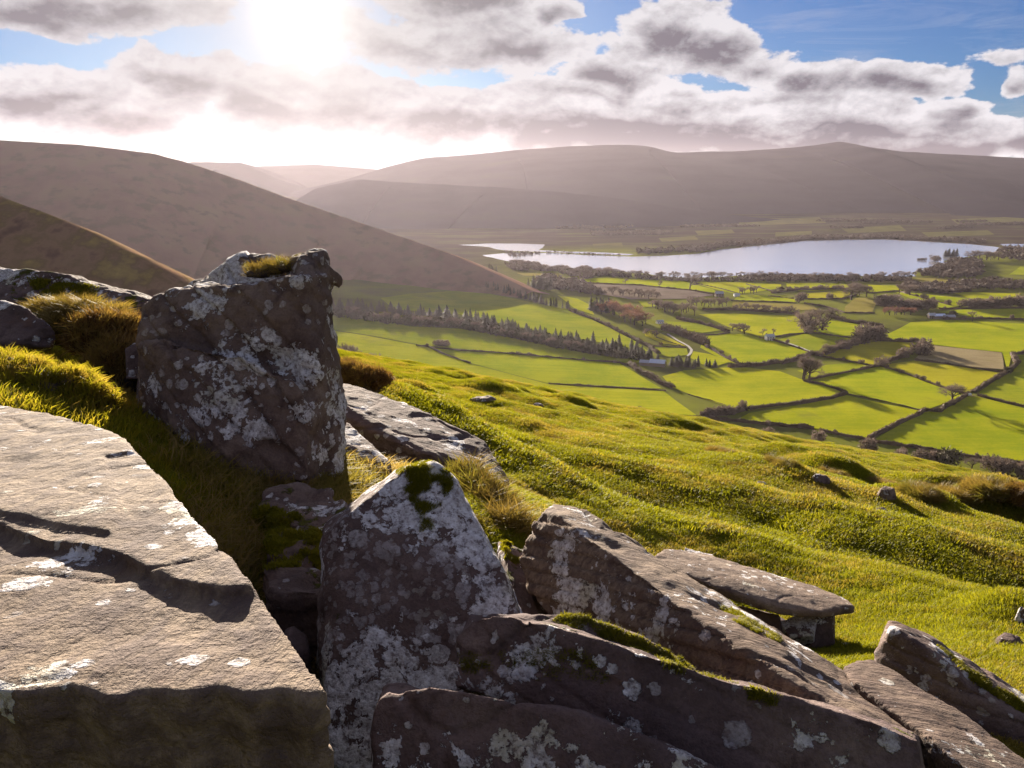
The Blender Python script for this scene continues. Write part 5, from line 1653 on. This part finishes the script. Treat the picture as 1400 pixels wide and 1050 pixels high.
row('bare', [(1228, 403), (1246, 404)], 2, 14, 16, 'dark bare tree of the pair in the right lakeside field', 'pair of dark trees in the right lakeside field', 1, 1, 1.3)
row('bush', [(1205, 418), (1240, 424), (1280, 424)], 16, 9, 15, 'brown bush in the thicket above the big right-hand field', 'thicket above the big right field', 6, 25, 1.1)
row('red', [(1210, 431), (1250, 431)], 8, 9, 12, 'reddish bush in the thicket above the big right-hand field', 'reddish bushes above the big right field', 3, 6, 1.3)
row('bush', [(1316, 421), (1345, 421), (1375, 419)], 10, 9, 14, 'brown bush in the hedge beyond the right-hand farm', 'bushes beyond the right farm', 3, 6, 1.0)
row('bush', [(1378, 420), (1420, 421)], 5, 12, 16, 'large brown bush at the right edge beyond the farm', 'large bushes at the right edge', 3, 8, 1.0)
plant('bare', 1329, 440, 14, 'bare tree right of the right-hand farm')
plant('darkbush', 1302, 434, 10, 'dark bush beside the right-hand farm roofs')
row('conifer', [(1292, 351), (1309, 351)], 6, 8, 11, 'tree on the promontory tip by the lake', 'trees on the promontory tip', 4, 6, 2.0)
plant('bush', 1277, 357.5, 9, 'round bush on the islet in the lake')
row('bush', [(1257, 356), (1264, 356.5)], 3, 3, 5, 'low bush on the left end of the islet', 'bushes on the islet end', 3, 3)
row('bare', [(1330, 355), (1352, 356), (1366, 355)], 9, 9, 13, 'lakeside tree on the right shore', 'trees on the right shore', 6, 6, 1.4)
row('bare', [(466, 497), (485, 503), (500, 507), (518, 511)], 9, 22, 32, 'thin bare sapling beyond the brow right of the great boulder', 'saplings beyond the brow', 3, 4, .8)
row('bush', [(598, 472), (612, 473)], 4, 8, 11, 'small bush group in the shaded field below the belt', 'bushes in the shaded field', 3, 3, 1.2)
plant('bush', 903, 472, 5, 'tiny bush in the field left of the lane bend')


for k, (pts, hm, wm, lab) in enumerate(HEDGES):
    if k in (6, 0, 4, 7, 10, 14, 19, 20, 21, 23, 25, 27, 36, 40, 41, 42, 5, 8, 13, 31):
        short = lab.split(' hedge')[0].split()[-2:]
        where = ' '.join(lab.split('hedge', 1)[1].split()[:8]) or 'in the fields'
        row('bush', pts, 5 + k % 4, 3.5, 7.5, 'bush in the hedge ' + where.rstrip(','), 'bushes grown out of hedge %s' % where.rstrip(','), 0.8, 0.0, 0.8)

# trees on the skyline and foot of the left hill
# ------------------------------------------------------------------ woods too far to count
def woodland(poly, n, hmin, hmax, mat='wood', label=None):
    w = np.array([drop(*p)[:2] for p in poly])
    vs, fs = [], []
    mn, mx = w.min(0), w.max(0)

    def inside(x, y):
        c_ = False
        for i in range(len(w)):
            (x1, y1), (x2, y2) = w[i], w[i - 1]
            if (y1 > y) != (y2 > y) and x < (x2 - x1) * (y - y1) / (y2 - y1) + x1:
                c_ = not c_
        return c_
    k = tries = 0
    while k < n and tries < n * 20:
        tries += 1
        x, y = random.uniform(mn[0], mx[0]), random.uniform(mn[1], mx[1])
        if not inside(x, y):
            continue
        k += 1
        z = float(valley_z(x, y))
        hh = random.uniform(hmin, hmax)
        rr = hh * random.uniform(0.35, 0.6)
        for _ in range(16):
            d_ = np.random.default_rng(random.getrandbits(30)).normal(size=3)
            d_ /= np.linalg.norm(d_)
            c_ = np.array([x, y, z + hh * 0.55]) + d_ * np.array([rr, rr, hh * 0.45]) * random.uniform(0.5, 1)
            e = np.array([random.gauss(0, 1), random.gauss(0, 1), random.gauss(0, 1)])
            e2 = np.cross(e, d_)
            e, e2 = e / np.linalg.norm(e) * rr * 0.7, e2 / (np.linalg.norm(e2) + 1e-6) * rr * 0.6
            i = len(vs)
            vs += [c_ - e, c_ + e2, c_ + e]
            fs.append((i, i + 1, i + 2))
    o = link('woodland', mesh('woodland', vs, np.array(fs)), MAT[mat])
    o['kind'] = 'stuff'
    o['label'] = label or 'far bare woodland'


woodland([(440, 426), (532, 436), (629, 440), (700, 452), (771, 468), (843, 482), (892, 490), (880, 494), (843, 490), (771, 479), (700, 464), (629, 450), (532, 444), (440, 432)], 900, 4, 9, mat='conifer', label='dark undergrowth filling the long conifer belt')
woodland([(1247, 377), (1275, 368), (1296, 362), (1300, 357), (1335, 357), (1345, 368), (1340, 380), (1290, 381)], 420, 7, 13, label='dark woodland on the promontory by the lake')
woodland([(1366, 345), (1372, 340), (1400, 341), (1500, 342), (1500, 358), (1370, 356)], 330, 9, 15, label='woodland at the right end of the lake')
woodland([(1010, 380), (1060, 378), (1150, 380), (1245, 381), (1245, 386), (1100, 386), (1010, 385)], 520, 5, 9, label='reedy woodland strip along the near lake shore')
woodland([(815, 374), (880, 378), (940, 383), (1010, 381), (1010, 385), (940, 386), (880, 382), (815, 378)], 260, 4, 7, label='scrub strip on the near lake shore, left part')
woodland([(690, 362), (740, 368), (830, 374), (800, 384), (760, 372), (700, 370)], 300, 5, 9, label='scrub woodland at the left end of the lake')
woodland([(745, 380), (800, 390), (830, 405), (800, 402), (760, 396), (730, 386)], 300, 7, 12, label='bare woodland between the upper belt and the grey field')
woodland([(700, 352), (760, 344.6), (860, 350.6), (800, 348.6), (720, 345.5), (690, 344.5)], 160, 3, 6, label='reed bank in the left arm of the lake')
woodland([(1010, 338), (1100, 328), (1200, 326), (1350, 333), (1350, 330), (1200, 323), (1100, 325), (1000, 334)], 420, 7, 12, label='trees lining the far lake shore')
woodland([(870, 348), (960, 345), (1005, 336), (1005, 332), (950, 340), (870, 344)], 300, 7, 12, label='trees lining the left part of the far lake shore')
for k_ in range(16):
    x_ = random.uniform(760, 1400)
    y_ = random.uniform(304, 326) - (x_ - 760) * 0.006
    L_ = random.uniform(40, 120)
    woodland([(x_, y_), (x_ + L_, y_ - 1), (x_ + L_, y_ - 2.4), (x_, y_ - 1.6)], int(L_ * 1.6), 6, 10, label='strip of dark woodland on the land beyond the lake')
woodland([(1340, 385), (1500, 388), (1500, 397), (1320, 396), (1260, 392)], 380, 6, 11, label='woodland behind the right lakeside fields')
woodland([(1236, 388), (1300, 394), (1330, 400), (1290, 402), (1230, 396)], 260, 6, 10, label='brown copse left of the right lakeside fields')


# ------------------------------------------------------------------ buildings, lane, vehicle
def box(bm, c_, s_, rot=0.0):
    r_ = bmesh.ops.create_cube(bm, size=1.0)
    bmesh.ops.scale(bm, vec=s_, verts=r_['verts'])
    bmesh.ops.translate(bm, vec=c_, verts=r_['verts'])
    return r_['verts']


def part(name, root, mat, boxes):
    bm = bmesh.new()
    for c_, s_ in boxes:
        box(bm, c_, s_)
    me = bpy.data.meshes.new(name)
    bm.to_mesh(me)
    bm.free()
    return link(name, me, mat, root)


def gable(name, root, mat, L_, D_, h0, h1, over=0.35, th=0.25, loc=(0, 0, 0)):
    """two pitched roof planes with thickness, ridge along local X"""
    vs, fs = [], []
    for s_ in (-1, 1):
        i = len(vs)
        e, r_ = np.array([0, s_ * (D_ / 2 + over), h0 - over * (h1 - h0) / (D_ / 2)]), np.array([0, 0, h1])
        for dz_ in (0, th):
            for (p, q_) in ((e, -1), (e, 1), (r_, 1), (r_, -1)):
                vs.append(p + np.array([q_ * (L_ / 2 + over), 0, dz_]))
        fs += [(i, i + 1, i + 2, i + 3), (i + 4, i + 7, i + 6, i + 5)] + [(i + a, i + 4 + a, i + 4 + (a + 1) % 4, i + (a + 1) % 4) for a in range(4)]
    return link(name, mesh(name, vs, fs), mat, root, loc)


def house(name, px, py, L_, D_, h0, h1, wall, roof, rot, label, cat, chim=True, wins=True, loc=None):
    p = drop(px, py)
    root = empty(name, tuple(p - np.array([0, 0, 0.2])))
    root.rotation_euler = (0, 0, rot)
    tag(root, label, cat)
    vs = [(-L_ / 2, -D_ / 2, 0), (L_ / 2, -D_ / 2, 0), (L_ / 2, D_ / 2, 0), (-L_ / 2, D_ / 2, 0), (-L_ / 2, -D_ / 2, h0), (L_ / 2, -D_ / 2, h0), (L_ / 2, D_ / 2, h0), (-L_ / 2, D_ / 2, h0), (-L_ / 2, 0, h1 - .05), (L_ / 2, 0, h1 - .05)]
    fs = [(0, 1, 5, 4), (2, 3, 7, 6), (1, 2, 6, 9, 5), (3, 0, 4, 8, 7), (4, 5, 9, 8), (6, 7, 8, 9)]
    link('wall', mesh('wall', vs, fs), wall, root)
    rf = gable('roof', root, roof, L_, D_, h0, h1)
    if chim:
        for s_ in (-1, 1):
            part('chimney', rf, MAT['stonewall'], [((s_ * (L_ / 2 - .7), 0, h1 + 0.6), (0.9, 0.7, 1.8))])
    if wins:
        for k in range(3):
            for zz in ((h0 * .28, h0 * .72) if h0 > 4 else (h0 * .5,)):
                if k == 1 and zz < h0 * .4:
                    part('door', root, MAT['dark'], [((0, -D_ / 2 - .03, 1.05), (1.0, .1, 2.1))])
                    continue
                part('window', root, MAT['dark'], [(((k - 1) * L_ * .32, -D_ / 2 - .03, zz), (1.1, .1, 1.2))])
    return root


house('cottage', 1052, 465, 10.5, 6.5, 5.0, 7.8, MAT['wall'], MAT['slate'], 0.15, 'small white cottage with a slate roof beside the hedge in mid valley', 'cottage')
house('barn', 899, 500, 16, 11, 4.2, 7.0, MAT['stonewall'], MAT['tin'], -0.35, 'long barn with a pale blue sheet roof at the end of the conifer belt', 'barn', False, False)
house('barn', 884, 499, 14, 9, 3.6, 5.6, MAT['stonewall'], MAT['slate'], -0.35, 'dull slate barn left of the pale blue roofed barn', 'barn', False, False)
house('farmhouse', 983, 405, 13, 8, 5.0, 8.0, MAT['stonewall'], MAT['slate'], 0.1, 'grey farmhouse beside the ploughed field near the lake', 'farmhouse')
house('shed', 1007, 405, 9, 6, 3.2, 4.8, MAT['wall'], MAT['slate'], 0.0, 'small white shed right of the grey farmhouse', 'shed', False, False)
house('barn', 1283, 435, 17, 9, 4.0, 6.4, MAT['stonewall'], MAT['tin'], 0.1, 'low barn with a bluish roof at the right-hand farm', 'barn', False, False)
house('barn', 1297, 436, 15, 8, 3.8, 6.0, MAT['stonewall'], MAT['slate'], 0.0, 'grey roofed barn right of the bluish barn', 'barn', False, False)
house('farmhouse', 1273, 435, 9, 7, 4.6, 7.4, MAT['stonewall'], MAT['slate'], 0.0, 'stone farmhouse at the left of the right-hand farm', 'farmhouse')
house('cottage', 902, 442, 9, 6, 3.0, 4.6, MAT['wall'], MAT['slate'], 0.2, 'low white house by the upper end of the pale lane', 'cottage', False, True)


def strip(name, pts, w_):
    line = smooth_line([drop(*p) for p in pts], 60)
    T = np.gradient(line[:, :2], axis=0)
    T /= np.linalg.norm(T, axis=1)[:, None]
    N = np.stack([-T[:, 1], T[:, 0]], 1)
    a, b_ = line[:, :2] + N * w_ / 2, line[:, :2] - N * w_ / 2
    vs = np.concatenate([np.c_[a, valley_z(a[:, 0], a[:, 1]) + 0.9], np.c_[b_, valley_z(b_[:, 0], b_[:, 1]) + 0.9]])
    fs = [(i, i + 1, 60 + i + 1, 60 + i) for i in range(59)]
    link(name, mesh(name, vs, fs), MAT['road'])['kind'] = 'structure'


strip('road', [(912, 457), (920, 462), (926, 466), (934, 470), (941, 474), (945.5, 479), (944.5, 483), (940, 488)], 3.0)
strip('path', [(1061, 466), (1075, 469), (1095, 476), (1116, 485), (1124, 488)], 3.2)

# white van at the hedge corner
p = drop(1325, 541)
van = empty('van', tuple(p))
van.rotation_euler = (0, 0, 0.5)
tag(van, 'small white van parked at the hedge corner right of the lone spreading tree', 'van')
bm = bmesh.new()
vs = box(bm, (0, 0, 1.35), (5.2, 2.0, 1.9))
bmesh.ops.bevel(bm, geom=bm.edges[:], offset=0.22, segments=2, affect='EDGES')
for v_ in bm.verts:
    if v_.co.x > 2 and v_.co.z > 1.6:
        v_.co.x -= 0.9
me = bpy.data.meshes.new('body')
bm.to_mesh(me)
bm.free()
link('body', me, MAT['paint'], van)
part('windscreen', van, MAT['dark'], [((1.78, 0, 1.85), (0.12, 1.7, 0.6))])
for sx in (-1.6, 1.6):
    for sy in (-0.95, 0.95):
        bm = bmesh.new()
        bmesh.ops.create_cone(bm, cap_ends=True, segments=16, radius1=0.36, radius2=0.36, depth=0.24, matrix=Matrix.Translation((sx, sy, 0.36)) @ Matrix.Rotation(math.pi / 2, 4, 'X'))
        me = bpy.data.meshes.new('wheel')
        bm.to_mesh(me)
        bm.free()
        link('wheel', me, MAT['rubber'], van)

# ------------------------------------------------------------------ haze
HAZE = 1.25e-5
bm = bmesh.new()
box(bm, (0, 3000, 203), (16000, 10000, 434))
me = bpy.data.meshes.new('haze')
bm.to_mesh(me)
bm.free()
m, t = new_mat('haze_air')
pv = t.n('ShaderNodeVolumePrincipled')
pv.inputs['Color'].default_value = (0.93, 0.84, 0.96, 1)
pv.inputs['Density'].default_value = HAZE
pv.inputs['Anisotropy'].default_value = 0.54
t.put(t.n('ShaderNodeOutputMaterial').inputs['Volume'], pv.outputs[0])
tag(link('haze', me, m), None, None, None, 'stuff')
